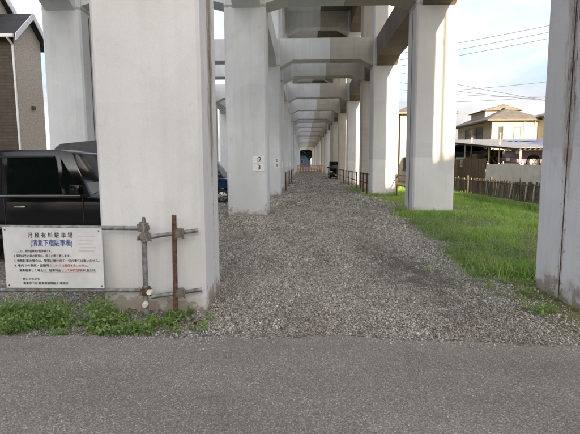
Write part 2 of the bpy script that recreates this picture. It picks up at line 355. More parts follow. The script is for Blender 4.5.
def ground_mat():
    m, nt, b = newmat('gravel_and_soil'); p = pos(nt)
    vo = N(nt, 'ShaderNodeTexVoronoi'); vo.inputs['Scale'].default_value = 38; L(nt, p, vo.inputs['Vector'])
    vo2 = N(nt, 'ShaderNodeTexVoronoi'); vo2.inputs['Scale'].default_value = 17; L(nt, p, vo2.inputs['Vector'])
    sc = N(nt, 'ShaderNodeSeparateColor'); L(nt, vo.outputs['Color'], sc.inputs['Color'])
    stone = ramp(nt, sc.outputs['Red'], [(0, (0.15, 0.14, 0.118)), (0.45, (0.31, 0.29, 0.25)), (0.8, (0.46, 0.44, 0.385)), (1, (0.62, 0.60, 0.54))])
    gap = ramp(nt, vo.outputs['Distance'], [(0.25, (0, 0, 0)), (0.6, (1, 1, 1))])
    stone = mix(nt, math_(nt, 'MULTIPLY', gap, 0.6), stone, (0.085, 0.074, 0.06))
    dirt = dirt_mask(nt, p)
    col = mix(nt, math_(nt, 'MULTIPLY', dirt, 0.70), stone, (0.14, 0.125, 0.105))
    tuft = ramp(nt, noise(nt, pos(nt, (1, 0.5, 1)), 5.0, 8, 0.75), [(0.35, (0.62, 0.60, 0.57)), (0.62, (1.3, 1.29, 1.26))])
    col = mix(nt, 1.0, col, tuft, 'MULTIPLY')
    sep = N(nt, 'ShaderNodeSeparateXYZ'); L(nt, p, sep.inputs['Vector'])
    ex = math_(nt, 'ADD', 2.35, math_(nt, 'MULTIPLY', math_(nt, 'SUBTRACT', sep.outputs['Y'], 5.0), 0.062))
    wob = math_(nt, 'MULTIPLY', math_(nt, 'SUBTRACT', noise(nt, p, 1.4, 5), 0.5), 0.9)
    gm = math_(nt, 'MULTIPLY', math_(nt, 'ADD', math_(nt, 'SUBTRACT', sep.outputs['X'], ex), wob), 3.0, True)
    soil = ramp(nt, noise(nt, p, 9, 5), [(0.3, (0.12, 0.11, 0.06)), (0.7, (0.20, 0.20, 0.085))])
    col = mix(nt, gm, col, soil)
    L(nt, col, b.inputs['Base Color']); b.inputs['Roughness'].default_value = 0.9; b.inputs['Specular IOR Level'].default_value = 0.2
    bump(nt, b, math_(nt, 'SUBTRACT', 1.0, vo.outputs['Distance']), 0.8, 0.02)
    return m
def stone_mat():
    m, nt, b = newmat('crushed_stone'); p = pos(nt)
    g = N(nt, 'ShaderNodeNewGeometry')
    c = ramp(nt, g.outputs['Random Per Island'], [(0.0, (0.17, 0.157, 0.13)), (0.3, (0.36, 0.336, 0.285)), (0.62, (0.53, 0.50, 0.43)), (0.9, (0.66, 0.63, 0.555)), (1.0, (0.80, 0.775, 0.71))])
    dirt = dirt_mask(nt, p)
    c = mix(nt, math_(nt, 'MULTIPLY', dirt, 0.78), c, (0.135, 0.12, 0.098))
    spy = N(nt, 'ShaderNodeSeparateXYZ'); L(nt, p, spy.inputs['Vector'])
    nearm = math_(nt, 'SUBTRACT', 1.0, math_(nt, 'MULTIPLY', math_(nt, 'SUBTRACT', spy.outputs['Y'], 4.3), 0.42), True)
    dust = ramp(nt, noise(nt, p, 1.7, 8, 0.7), [(0.40, (0, 0, 0)), (0.60, (1, 1, 1))])
    c = mix(nt, math_(nt, 'MULTIPLY', math_(nt, 'MULTIPLY', nearm, dust), 0.55), c, (0.40, 0.345, 0.265))
    f = noise(nt, p, 130, 3); c = mix(nt, 0.25, c, ramp(nt, f, [(0.3, (0.2, 0.2, 0.2)), (0.7, (0.8, 0.8, 0.8))]), 'OVERLAY')
    L(nt, c, b.inputs['Base Color']); b.inputs['Roughness'].default_value = 0.9; b.inputs['Specular IOR Level'].default_value = 0.25
    return m
def asphalt_mat():
    m, nt, b = newmat('asphalt'); p = pos(nt)
    vo = N(nt, 'ShaderNodeTexVoronoi'); vo.inputs['Scale'].default_value = 115; L(nt, p, vo.inputs['Vector'])
    sc = N(nt, 'ShaderNodeSeparateColor'); L(nt, vo.outputs['Color'], sc.inputs['Color'])
    c = ramp(nt, sc.outputs['Green'], [(0, (0.165, 0.152, 0.129)), (0.55, (0.28, 0.26, 0.222)), (0.88, (0.345, 0.322, 0.278)), (0.965, (0.44, 0.415, 0.365)), (1, (0.60, 0.57, 0.50))])
    gp = ramp(nt, vo.outputs['Distance'], [(0.3, (0, 0, 0)), (0.75, (1, 1, 1))])
    c = mix(nt, math_(nt, 'MULTIPLY', gp, 0.5), c, (0.072, 0.066, 0.058))
    big = ramp(nt, noise(nt, pos(nt, (0.5, 1.2, 1)), 0.9, 6, 0.6), [(0.34, (0.80, 0.80, 0.79)), (0.68, (1.13, 1.12, 1.10))])
    c = mix(nt, 1.0, c, big, 'MULTIPLY')
    sp = N(nt, 'ShaderNodeSeparateXYZ'); L(nt, p, sp.inputs['Vector'])
    # dust carried off the gravel along the edge
    dm = math_(nt, 'MULTIPLY', math_(nt, 'SUBTRACT', sp.outputs['Y'], 3.55), 1.3, True)
    dn = ramp(nt, noise(nt, p, 4, 6, 0.7), [(0.35, (0, 0, 0)), (0.75, (1, 1, 1))])
    c = mix(nt, math_(nt, 'MULTIPLY', math_(nt, 'MULTIPLY', dm, dn), 0.6), c, (0.36, 0.335, 0.29))
    # a long seam and fine cracks
    cr = N(nt, 'ShaderNodeTexVoronoi', feature='DISTANCE_TO_EDGE'); cr.inputs['Scale'].default_value = 0.55
    wob = N(nt, 'ShaderNodeTexNoise'); wob.inputs['Scale'].default_value = 3.0; wob.inputs['Detail'].default_value = 6; L(nt, p, wob.inputs['Vector'])
    L(nt, mix(nt, 0.12, p, wob.outputs['Color']), cr.inputs['Vector'])
    cm = ramp(nt, cr.outputs['Distance'], [(0.0, (1, 1, 1)), (0.006, (0, 0, 0))])
    c = mix(nt, math_(nt, 'MULTIPLY', cm, 0.0), c, (0.02, 0.02, 0.02))
    L(nt, c, b.inputs['Base Color']); b.inputs['Roughness'].default_value = 0.85; b.inputs['Specular IOR Level'].default_value = 0.3
    bump(nt, b, math_(nt, 'SUBTRACT', 1.0, vo.outputs['Distance']), 0.7, 0.006)
    return m
M['ground'] = ground_mat(); M['stone'] = stone_mat(); M['asphalt'] = asphalt_mat()

# ------------------------------------------------------------------ ground, road, terrace
o = MB().add([(-600, -600, 0), (600, -600, 0), (600, 900, 0), (-600, 900, 0)], [(0, 1, 2, 3)]).build('ground', M['ground']); tag(o, kind='structure')
# road sheet with a ragged broken edge and a little thickness
def road_edge(x): return 4.10 + 0.03*math.sin(x*2.1 + 1) + 0.03*math.sin(x*5.3) + 0.018*math.sin(x*13 + 2*math.sin(x*3)) + 0.014*math.sin(x*37 + math.sin(x*7)*3) - 0.07*max(0, x - 0.4)*(1 if x < 4 else 0) - (0.25 if x >= 4 else 0)
xs = [-300, -40, -12] + [(-6 + i*0.04) for i in range(int(12/0.04) + 1)] + [12, 40, 300]
rb = MB(); top = []; 
vs = []
for x in xs:
    e = road_edge(max(-6, min(6, x)))
    vs += [(x, -6.5, 0.022), (x, e - 0.03, 0.022), (x, e, 0.001)]
fs = []
for i in range(len(xs) - 1):
    a, c = i*3, (i+1)*3
    fs += [(a, c, c+1, a+1), (a+1, c+1, c+2, a+2)]
o = rb.add(vs, fs).build('road', M['asphalt']); tag(o, kind='structure')
# raised lot on the right behind the board fence
o = MB().prism([(9.1, 14), (60, 14), (60, 60), (9.1, 60)], 'z', -0.05, 1.30).build('terrace', M['ground']); tag(o, kind='structure')

# ------------------------------------------------------------------ the viaduct
via = empty('railway_viaduct', (0, 0, 0), 'long concrete railway viaduct on rows of square white columns joined by haunched beams', 'viaduct')
COLS = [(-7.66, -6.50), (-2.29, -1.08), (3.28, 4.50)]
XSPLIT = 1.27
ZT = 12.4
def column(x0, x1, y0, y1, mat, ch=0.05, z0=-0.15, z1=ZT):
    p = [(x0+ch, y0), (x1-ch, y0), (x1, y0+ch), (x1, y1-ch), (x1-ch, y1), (x0+ch, y1), (x0, y1-ch), (x0, y0+ch)]
    return MB().prism(p, 'z', z0, z1).build('column', mat, via)
def row(y0, depth=1.15, mats=None, cols=COLS, zt=ZT):
    for i, (a, b) in enumerate(cols):
        column(a, b, y0, y0+depth, mats[i], z1=zt if i else 7.4)
def beamx(xa, xb, y0, y1, zb, zt, zh, hl, mat, left=True, right=True, name='tie_beam'):
    pts = [(xa, zt), (xb, zt)]
    pts += [(xb, zh), (xb - hl, zb)] if right else [(xb, zb)]
    pts += [(xa + hl, zb), (xa, zh)] if left else [(xa, zb)]
    return MB().prism(pts, 'y', y0, y1).build(name, mat, via)
def beamy(ya, yb, x0, x1, zb, zt, zh, hl, mat, name='longitudinal_beam'):
    pts = [(ya, zt), (yb, zt), (yb, zh), (yb - hl, zb), (ya + hl, zb), (ya, zh)]
    return MB().prism(pts, 'x', x0, x1).build(name, mat, via)
ZB, ZTT, ZH = 6.39, 7.36, 6.06          # tie beams: underside, top, haunch foot
UB, UH = 11.3, 10.9                     # deck beams
rows = [(14.0, 1.1), (22.3, 1.1)]
for s in range(6):
    y = 26.4 + 29.4*s
    rows += [(y, 1.1), (y+8.4, 1.1), (y+16.8, 1.1), (y+25.3, 1.1)]
rows = [r for r in rows if r[0] < 178]
# behind the camera, across the road
back = []
for i, (y, d) in enumerate(rows + back):
    far_r = 'paint_right' if (y < 25 or i % 4 == 3) else 'bare'
    row(y, d, [M['paint_left'], M['paint_left'], M[far_r]], zt=ZT if y > 0 else 7.6)
    for zb, zt, zh, hl, nm in ((ZB, ZTT, 6.22 if y == 14.0 else ZH, 0.62, 'tie_beam'), (UB, ZT, UH, 0.8, 'deck_beam')):
        if y < 0 and zb > 9: continue
        ya, yb = y + 0.10, y + d - 0.10
        beamx(COLS[1][1], XSPLIT - 0.004, ya, yb, zb, zt, zh, hl, M['beam_light'], True, False, nm)
        beamx(XSPLIT + 0.004, COLS[2][0], ya, yb, zb, zt, zh, hl, M['bare'], False, True, nm)
        if y < 120 and zb < 9: beamx(COLS[0][1], COLS[1][0], ya, yb, zb, zt, zh, hl, M['beam_light'], True, True, nm)
# the expansion-joint row right at the road: two half columns back to back
for (a, b), mats, yb in (((-7.66, -6.50), 'paint_left', 5.80), ((-2.17, -1.05), 'paint_front', 5.78), ((2.98, 4.50), 'paint_right', 5.98)):
    zt_ = ZT if a > -5 else 7.4
    column(a, b, 4.86, 5.40, M[mats], 0.035, z1=zt_); column(a + 0.015, b - 0.012, 5.42, yb, M[mats], 0.02, z1=zt_)
    MB().box(a + 0.022, b - 0.022, 5.395, 5.425, -0.1, zt_ - 0.3).build('joint_filler', M['joint_dark'], via)
for zb, zt, zh, hl, nm in ((ZB, ZTT, ZH, 0.62, 'tie_beam'), (UB, ZT, UH, 0.8, 'deck_beam')):
    for ya, yb in ((4.92, 5.36), (5.46, 5.74)):
        beamx(-1.062, XSPLIT - 0.004, ya, yb, zb, zt, zh, hl, M['beam_light'], True, False, nm)
        beamx(XSPLIT + 0.004, 2.992, ya, yb, zb, zt, zh, hl, M['bare'], False, True, nm)
        if zb < 9: beamx(-6.512, -2.155, ya, yb, zb, zt, zh, hl, M['beam_light'], True, True, nm)
ally = sorted([(y, y + d) for y, d in rows + back] + [(4.86, 5.76)])
for (a0, a1), (b0, b1) in zip(ally, ally[1:]):
    if b0 > 140: continue
    for i, (x0, x1) in enumerate(COLS):
        mt = M['bare_dark'] if i == 2 else M['beam_light']
        w = 0.14
        xa, xb = x0 + w, x1 - w
        if b0 == 4.86 or a0 == 4.86: xa, xb = max(xa, (-2.03, 3.12)[i-1] if i else xa), min(xb, (-1.19, 4.36)[i-1] if i else xb)
        if a0 > 0 or b0 < 0: beamy(a1, b0, xa, xb, ZB, ZTT, ZH, 0.62, mt)
        if i and a0 > 0: beamy(a1, b0, xa, xb, UB, ZT, UH, 0.8, mt, 'deck_girder')
MB().box(-2.9, XSPLIT - 0.01, 4.86, 178, ZT + 0.002, ZT + 0.3).build('deck_slab', M['beam_light'], via)
MB().box(XSPLIT + 0.01, 5.0, 4.86, 178, ZT + 0.002, ZT + 0.3).build('deck_slab', M['bare_dark'], via)
for x0 in (-2.9, 4.8): MB().box(x0, x0 + 0.2, 4.86, 178, ZT + 0.305, ZT + 1.5).build('parapet', M['beam_light'], via)

MB().box(-6.502, -6.494, 14.52, 14.56, 0, 6.0).build('joint_filler', M['rust'], via)
MB().box(3.274, 3.282, 14.50, 14.55, 0, 6.0).build('joint_filler', M['rust'], via)
MB().box(-1.084, -1.076, 14.56, 14.60, 0, 6.0).build('joint_filler', M['paint_left'], via)
# ------------------------------------------------------------------ column number plates
def plate(x, y, z, w, h, txt, label, size):
    o = empty('number_plate', (x, y, z), label, 'number plate', 'white number plates on the columns')
    MB().box(-w/2, w/2, 0, 0.012, -h/2, h/2).build('panel', M['plate_white'], o, bevel=0.002)
    if txt: text(txt, size, M['ink_black'], o, (0.02, -0.0015, 0), 'lettering', 'CENTER', bold=size*0.02)
    return o
plate(-1.335, 13.984, 1.71, 0.34, 0.215, ':2', 'white plate numbered 2 on the second left column, upper of the pair', 0.20)
plate(-1.335, 13.984, 1.475, 0.34, 0.225, '3', 'white plate numbered 3 on the second left column, lower of the pair', 0.20)
plate(-1.275, 22.284, 1.72, 0.30, 0.22, '2', 'small white plate on the third left column, upper of the pair', 0.19)
plate(-1.275, 22.284, 1.48, 0.30, 0.22, '3', 'small white plate on the third left column, lower of the pair', 0.19)
plate(-1.22, 26.384, 1.5, 0.2, 0.36, '', 'narrow white plate on the fourth left column', 0.19)
plate(-1.20, 34.784, 1.5, 0.18, 0.40, '', 'narrow white plate on the fifth left column', 0.19)
plate(-1.20, 43.184, 1.5, 0.18, 0.40, '', 'narrow white plate on the sixth left column', 0.19)

# ------------------------------------------------------------------ pipe fence with the parking sign
pf = empty('pipe_fence', (-1.65, 4.68, 0), 'galvanised scaffold pipe fence with one rusty post before the white column', 'fence')
def pl(m, name, mat, smooth=True): 
    o = m.build(name, mat, None, smooth); o.parent = pf; o.matrix_parent_inverse = pf.matrix_basis.inverted() if False else Matrix.Translation((1.65, -4.68, 0)); return o
PX = -1.645
pl(MB().tube((PX, 4.68, -0.1), (PX+0.012, 4.68, 1.00), 0.027, n=16), 'post', M['steel'])
pl(MB().tube((PX+0.012, 4.68, 1.0), (PX+0.014, 4.68, 1.06), 0.022, 0.016, n=12), 'post_cap', M['zinc_clamp'])
pl(MB().tube((-1.345, 4.715, -0.1), (-1.325, 4.71, 1.075), 0.0245, n=16), 'post', M['rust'])
pl(MB().tube((-5.2, 4.735, 0.975), (-1.60, 4.735, 0.935), 0.0225, n=14), 'rail', M['steel'])
pl(MB().tube((-5.2, 4.735, 0.275), (-1.60, 4.735, 0.275), 0.0215, n=14), 'rail', M['steel'])
pl(MB().tube((-1.69, 4.632, 0.845), (-1.10, 4.80, 0.905), 0.0225, n=14), 'rail', M['steel'])
pl(MB().tube((-1.58, 4.655, 0.228), (-1.08, 4.80, 0.268), 0.0225, n=14), 'rail', M['steel'])
pl(MB().tube((-4.0, 4.77, -0.1), (-4.0, 4.77, 1.05), 0.0245, n=14), 'post', M['steel'])
def clamp(x, y, z, s=1.0, mat='zinc_clamp', ry=0.0):
    m = MB().box(-0.04*s, 0.04*s, -0.045*s, 0.05*s, -0.042*s, 0.042*s).tube((-0.055*s, -0.03*s, 0.02*s), (0.06*s, -0.03*s, 0.015*s), 0.012*s, n=8).tube((0.045*s, -0.05*s, -0.05*s), (0.045*s, -0.05*s, 0.05*s), 0.011*s, n=8)
    o = pl(m, 'clamp', M[mat], True); me = o.data
    me.transform(Matrix.Translation((x, y, z)) @ Matrix.Rotation(ry, 4, 'Y') @ Matrix.Rotation(0.25, 4, 'Z'))
    b = bmesh.new(); b.from_mesh(me); bmesh.ops.bevel(b, geom=[e for e in b.edges if e.calc_length() > 0.05*s], offset=0.01*s, segments=2, affect='EDGES', clamp_overlap=True); b.to_mesh(me); b.free()
    return o
clamp(PX-0.005, 4.70, 0.955, 1.05, ry=0.15); clamp(PX+0.03, 4.65, 0.855, 1.1, ry=-0.3); clamp(-1.295, 4.745, 0.885, 1.05)
clamp(PX+0.005, 4.69, 0.285, 1.0, 'rust'); clamp(-1.30, 4.745, 0.25, 1.0)
pl(MB().tube((PX+0.06, 4.625, 0.285), (PX+0.063, 4.60, 0.287), 0.030, 0.024, n=14).tube((PX+0.06, 4.66, 0.285), (PX+0.06, 4.625, 0.285), 0.028, 0.030, n=14), 'clamp_cap', M['white_cap'])
pl(MB().tube((PX+0.01, 4.63, 0.155), (PX+0.012, 4.602, 0.15), 0.031, 0.024, n=14).tube((PX+0.01, 4.66, 0.155), (PX+0.01, 4.63, 0.155), 0.028, 0.031, n=14), 'clamp_cap', M['white_cap'])

sg = empty('parking_sign', (-2.60, 4.70, 0), 'white board with blue and black parking notice wired to the pipe fence', 'sign')
board = MB().prism([(-0.52, 0.955), (0.52, 0.94), (0.52, 0.31), (-0.52, 0.315)], 'y', -0.008, 0.0).build('board', M['sign_white'], sg)
for x, z in ((-0.495, 0.93), (0.49, 0.915), (0.495, 0.335), (-0.49, 0.34)):
    MB().tube((x, -0.012, z), (x, -0.008, z), 0.008, n=10).build('screw', M['rust'], sg)
    MB().tube((x, 0.0, z), (x, 0.03, z), 0.005, n=6).build('wire_tie', M['steel'], sg)
TY = -0.0095
def st(body, size, x, z, mat='ink_black', wid=None, bold=0.0, align='LEFT'):
    o = text(body, size, M[mat], sg, (x, TY, z), 'lettering', align, bold=bold)
    if wid:
        xs_ = [v.co.x for v in o.data.vertices]; w = max(xs_) - min(xs_)
        o.data.transform(Matrix.Scale(wid/w, 4, (1, 0, 0)))
    return o
st('月 極 有 料 駐 車 場', 0.060, -0.255, 0.868, wid=0.47, bold=0.0005)
st('(清瀬下宿駐車場)', 0.078, -0.235, 0.785, 'ink_blue', wid=0.44, bold=0.0006)
st('1. ここは、契約者専用の駐車場です。', 0.032, -0.42, 0.703, wid=0.40, bold=0.0002)
st('2. 契約以外の車の駐車は、固くお断り致します。', 0.032, -0.42, 0.652, wid=0.60, bold=0.0002)
st('3. 無断駐車の場合は、警察に届け出て一切の責任は負いません。', 0.032, -0.42, 0.600, wid=0.90, bold=0.0002)
st('4. 場内での事故・盗難等', 0.032, -0.42, 0.550, wid=0.37, bold=0.0003)
st('については責任を負いません。', 0.032, -0.04, 0.550, 'ink_red', wid=0.40, bold=0.0002)
st('無断駐車した場合は、駐車料金', 0.032, -0.37, 0.498, wid=0.44, bold=0.0002)
st('として金壱万円', 0.032, 0.075, 0.498, 'ink_red', wid=0.20, bold=0.0006)
st('を申し受けます。', 0.032, 0.28, 0.498, wid=0.16, bold=0.0006)
MB().box(-0.12, 0.44, -0.0092, -0.0082, 0.476, 0.4785).build('underline', M['ink_red'], sg)
st('問い合わせ先', 0.030, -0.34, 0.405, wid=0.18)
st('清瀬市下宿 駐車場管理組合 事務所', 0.030, -0.34, 0.360, wid=0.48, bold=0.0003)
for k, z in enumerate((0.855, 0.815, 0.775, 0.735, 0.70)):
    MB().box(0.27 + 0.012*(k % 2), 0.45 - 0.015*(k % 3), -0.0092, -0.0082, z, z + 0.012).build('faded_mark', M['ink_faded'], sg)

# ------------------------------------------------------------------ cars
def make_car(label, loc, rz, body, Ln=3.4, W=1.48, Ht=1.78, sill=0.22, belt=1.05, hood=1.02, ws_base=0.78, ws_top=0.40, rear_slope=0.06, wheel_r=0.29, name='parked_car', group=None, wheels=(0.62, 2.75)):
    """faces local +X with its nose at x=0 and its tail at x=-Ln; local y from -W/2 to W/2"""
    root = empty(name, loc, label, 'car', group, rz)
    xf, xr = -wheels[0], -wheels[1]
    def arch(xc):
        return [(xc + (wheel_r+0.05)*math.cos(a), 0.30 + (wheel_r+0.05)*math.sin(a)) for a in [R_(t) for t in range(0, 181, 20)]]
    low = [(-0.03, sill+0.05), (0.0, 0.55), (-0.05, 0.80), (-0.18, hood-0.04), (-ws_base, hood+0.02), (-ws_base-0.1, belt), (-Ln+0.03, belt), (-Ln, 0.62), (-Ln+0.05, sill+0.06)]
    ar, af = arch(xr), arch(xf)
    low += [(xr - wheel_r - 0.05, sill)] + ar[::-1][1:-1] + [(xr + wheel_r + 0.05, sill), (xf - wheel_r - 0.05, sill)] + af[::-1][1:-1] + [(xf + wheel_r + 0.05, sill)]
    mb = MB(); n = len(low)
    secs = [(-W/2 + 0.05, 0.985), (-W/2, 1.0), (W/2, 1.0), (W/2 - 0.05, 0.985)]
    ys = [-W/2, W/2]
    MB.prism(mb, low, 'y', ys[0], ys[1])
    b = mb.build('body', M[body], root)
    bm = bmesh.new(); bm.from_mesh(b.data)
    for zc in (0.36, 0.48, 0.60, 0.72, 0.84, 0.94):
        bmesh.ops.bisect_plane(bm, geom=bm.verts[:] + bm.edges[:] + bm.faces[:], plane_co=(0, 0, zc), plane_no=(0, 0, 1))
    for xc in [-Ln*t for t in (0.06, 0.14, 0.25, 0.4, 0.6, 0.8, 0.9, 0.96)]:
        bmesh.ops.bisect_plane(bm, geom=bm.verts[:] + bm.edges[:] + bm.faces[:], plane_co=(xc, 0, 0), plane_no=(1, 0, 0))
    for v in bm.verts:
        u = (v.co.x + Ln/2)/(Ln/2); q = (v.co.z - 0.66)/0.45
        v.co.y *= (1 - 0.022*q*q)*(1 - 0.045*abs(u)**5)
    es = [e for e in bm.edges if len(e.link_faces) == 2 and e.calc_face_angle(0) > 0.6]
    bmesh.ops.bevel(bm, geom=es, offset=0.025, segments=2, affect='EDGES', profile=0.6, clamp_overlap=True)
    bm.to_mesh(b.data); bm.free(); b.data.polygons.foreach_set('use_smooth', [True]*len(b.data.polygons))
    try: b.data.set_sharp_from_angle(angle=R_(35))
    except Exception: pass
    # roof and pillars
    zt = Ht; tw = 0.09
    gh = [(-ws_base - 0.02, belt - 0.02), (-ws_base - ws_top, zt - 0.05), (-ws_base - ws_top - 0.25, zt), (-Ln + rear_slope + 0.2, zt), (-Ln + rear_slope + 0.02, zt - 0.06), (-Ln + 0.02, belt - 0.02)]
    vs = []
    for sgn in (-1, 1):
        for (x, z) in gh:
            t = (z - belt)/(zt - belt); vs.append((x, sgn*(W/2 - 0.012 - tw*max(0, t)), z))
    k = len(gh)
    fs = [tuple(range(k)), tuple(range(2*k-1, k-1, -1))] + [(i, i+k, (i+1) % k + k, (i+1) % k) for i in range(k)]
    MB().add(vs, fs).build('roof', M[body], root, smooth=True, bevel=0.025)
    def side_y(z, off=0.004): return W/2 - 0.012 - tw*max(0, (z - belt)/(zt - belt)) + off
    def pane(pts, nm, mat='glass'):
        for s in (-1, 1):
            front = [(x, s*side_y(z), z) for x, z in pts]; bk = [(x, s*(side_y(z) - 0.02), z) for x, z in pts]
            m = len(pts)
            MB().add(front + bk, [tuple(range(m)), tuple(range(2*m-1, m-1, -1))] + [(i, i+m, (i+1) % m + m, (i+1) % m) for i in range(m)]).build(nm, M[mat], root)
    zt2, zb2 = zt - 0.13, belt + 0.05
    a1 = -ws_base - 0.14; a2 = -ws_base - ws_top - 0.06
    pane([(a1 - 0.02, zb2), (a1 - 0.30, zb2), (a2 - 0.13, zt2)], 'quarter_window')
    pane([(a1 - 0.36, zb2), (a1 - 1.27, zb2), (a1 - 1.27, zt2), (a2 - 0.20, zt2)], 'front_window')
    if Ln - 0.14 > -(a1 - 1.34) + 0.3:
        pane([(a1 - 1.36, zb2), (-Ln + 0.16, zb2), (-Ln + rear_slope + 0.22, zt2), (a1 - 1.36, zt2)], 'rear_window')
    # front and rear screens
    def screen(p0, p1, nm, off):
        (x0, z0), (x1, z1) = p0, p1
        y0, y1 = side_y(z0) - 0.07, side_y(z1) - 0.08
        nrm = Vector((z1 - z0, 0, -(x1 - x0))).normalized()*0.006*off
        v = [Vector((x0, -y0, z0)) + nrm, Vector((x0, y0, z0)) + nrm, Vector((x1, y1, z1)) + nrm, Vector((x1, -y1, z1)) + nrm]
        v2 = [p - nrm*4 for p in v]
        MB().add(v + v2, [(0, 1, 2, 3), (7, 6, 5, 4), (0, 4, 5, 1), (1, 5, 6, 2), (2, 6, 7, 3), (3, 7, 4, 0)]).build(nm, M['screen_glass'], root)
    screen((-ws_base - 0.05, belt + 0.035), (-ws_base - ws_top + 0.01, zt - 0.09), 'windscreen', 1)
    screen((-Ln + 0.02 + 0.004, belt + 0.06), (-Ln + rear_slope + 0.012, zt - 0.14), 'rear_screen', -1)
    # wipers, mirrors, handles, trim
    MB().tube((-ws_base - 0.03, -0.55, belt + 0.05), (-ws_base - 0.12, 0.05, belt + 0.12), 0.008).build('wiper', M['trim'], root)
    for s in (-1, 1):
        MB().box(-0.10, 0.02, -0.09, 0.09, -0.07, 0.08).build('wing_mirror', M[body], root, True, 0.025, (a1 - 0.05, s*(W/2 + 0.08), belt + 0.12))
        MB().box(-0.09, 0.09, -0.018, 0.018, -0.014, 0.014).build('door_handle', M['chrome'], root, True, 0.008, (a1 - 1.05, s*(W/2 + 0.012), belt - 0.15))
        MB().box(-0.004, 0.004, -0.004, 0.004, sill + 0.1, belt - 0.01).build('door_seam', M['trim'], root, loc=(a1 - 1.315, s*(W/2 + 0.0005), 0))
        MB().box(-0.004, 0.004, -0.004, 0.004, 0.66, belt - 0.01).build('door_seam', M['trim'], root, loc=(a1 - 0.02, s*(W/2 + 0.0005), 0))
        MB().box(-Ln + 0.75, -0.9, -0.006, 0.006, 0.40, 0.46).build('side_moulding', M['trim'], root, True, 0.003, (0, s*(W/2 + 0.003), 0))
        MB().box(-Ln + 0.25, -ws_base - 0.20, -0.006, 0.006, -0.008, 0.008).build('belt_strip', M['chrome'], root, loc=(0, s*(side_y(belt + 0.03) + 0.006), belt + 0.028))
        MB().box(-1.2, 0.0, -0.008, 0.008, -0.012, 0.012).build('window_visor', M['trim'], root, loc=(a2 - 0.22, s*(side_y(zt2) + 0.012), zt2 + 0.02))
        for nm, xx, mt, hh in (('headlight', -0.05, 'lamp_clear', 0.14), ('tail_light', -Ln - 0.004 + 0.02, 'lamp_red', 0.26)):
            MB().box(-0.05, 0.05, -0.14, 0.14, -hh/2, hh/2).build(nm, M[mt], root, True, 0.02, (xx, s*(W/2 - 0.17), 0.74))
    for xx, nm in ((0.02, 'front_bumper'), (-Ln - 0.02, 'rear_bumper')):
        MB().box(-0.06, 0.06, -W/2 + 0.03, W/2 - 0.03, sill + 0.05, 0.52).build(nm, M[body], root, True, 0.03, (xx, 0, 0))
    for xx, z in ((0.085, 0.42), (-Ln - 0.085, 0.52)):
        MB().box(-0.006, 0.006, -0.165, 0.165, -0.083, 0.083).build('licence_plate', M['plate_white'], root, loc=(xx, 0, z))
    for xx in (xf, xr):
        for s in (-1, 1):
            w = MB().tube((0, -0.085, 0), (0, 0.085, 0), wheel_r, n=28).build('wheel', M['rubber'], root, True, 0.015, (xx, s*(W/2 - 0.10), wheel_r))
            MB().tube((0, s*0.078, 0), (0, s*0.092, 0), wheel_r*0.66, wheel_r*0.60, n=24).build('rim', M['rim'], w, True)
            for t in range(5):
                a = t*2*math.pi/5
                MB().tube((0.04*math.cos(a), s*0.096, 0.04*math.sin(a)), (wheel_r*0.6*math.cos(a), s*0.094, wheel_r*0.6*math.sin(a)), 0.018, n=5).build('spoke', M['trim'], w)
    return root
make_car('black boxy wagon parked behind the white notice board', (-2.30, 8.15, 0), 0, 'car_black', Ln=3.75, W=1.5, Ht=1.84, belt=1.07, hood=1.04, ws_base=1.10, ws_top=0.34, wheels=(0.70, 3.0))
make_car('dark blue car glimpsed between the two nearest left columns', (-2.62, 19.3, 0), 0, 'car_blue', Ln=3.4, W=1.48, Ht=1.80, belt=1.0, hood=0.98, ws_base=0.50, ws_top=0.50, wheels=(0.62, 2.75))
make_car('black car half hidden beside a right column far down the gravel track', (3.31, 45.4, 0), R_(-90), 'car_black', Ln=3.4, W=1.48, Ht=1.72, belt=1.02)
make_car('mauve car standing behind the pale sheet fence on the right', (9.85, 22.6, 1.30), R_(184), 'car_purple', Ln=3.6, W=1.6, Ht=1.45, belt=0.92, hood=0.86, ws_base=1.0, ws_top=0.7, wheels=(0.7, 2.9))
make_car('grey blue van behind the brown plank screen', (12.0, 29.6, 1.30), R_(6), 'car_greyblue', Ln=3.6, W=1.6, Ht=1.35, belt=0.88, hood=0.84, ws_base=0.8, ws_top=0.5, wheels=(0.7, 2.9), name='parked_van')

# covered truck behind the black wagon
tk = empty('covered_truck', (-3.55, 11.6, 0), 'small truck under a dark grey canvas cover behind the black wagon', 'truck')
MB().prism([(-2.3, 0.75), (0.15, 0.75), (0.15, 2.22), (0.0, 2.26), (-0.9, 2.20), (-2.15, 2.08), (-2.3, 1.98)], 'y', -0.72, 0.72).build('canvas_cover', M['tarp_grey'], tk, True, 0.04)
MB().box(-2.32, 0.16, -0.74, 0.74, 0.55, 0.745).build('bed', M['sheet_white'], tk)
MB().prism([(0.2, 0.5), (1.15, 0.5), (1.15, 1.05), (0.95, 1.75), (0.2, 1.8)], 'y', -0.70, 0.70).build('cab', M['sheet_white'], tk, True, 0.05)
MB().add([(1.162, -0.6, 1.08), (1.162, 0.6, 1.08), (0.972, 0.55, 1.68), (0.972, -0.55, 1.68)], [(0, 1, 2, 3)]).build('windscreen', M['screen_glass'], tk)
for x in (-1.6, 0.75):
    for s in (-1, 1):
        w = MB().tube((0, -0.08, 0), (0, 0.08, 0), 0.27, n=24).build('wheel', M['rubber'], tk, True, 0.015, (x, s*0.62, 0.27))
        MB().tube((0, s*0.075, 0), (0, s*0.088, 0), 0.17, n=18).build('rim', M['rim'], w)

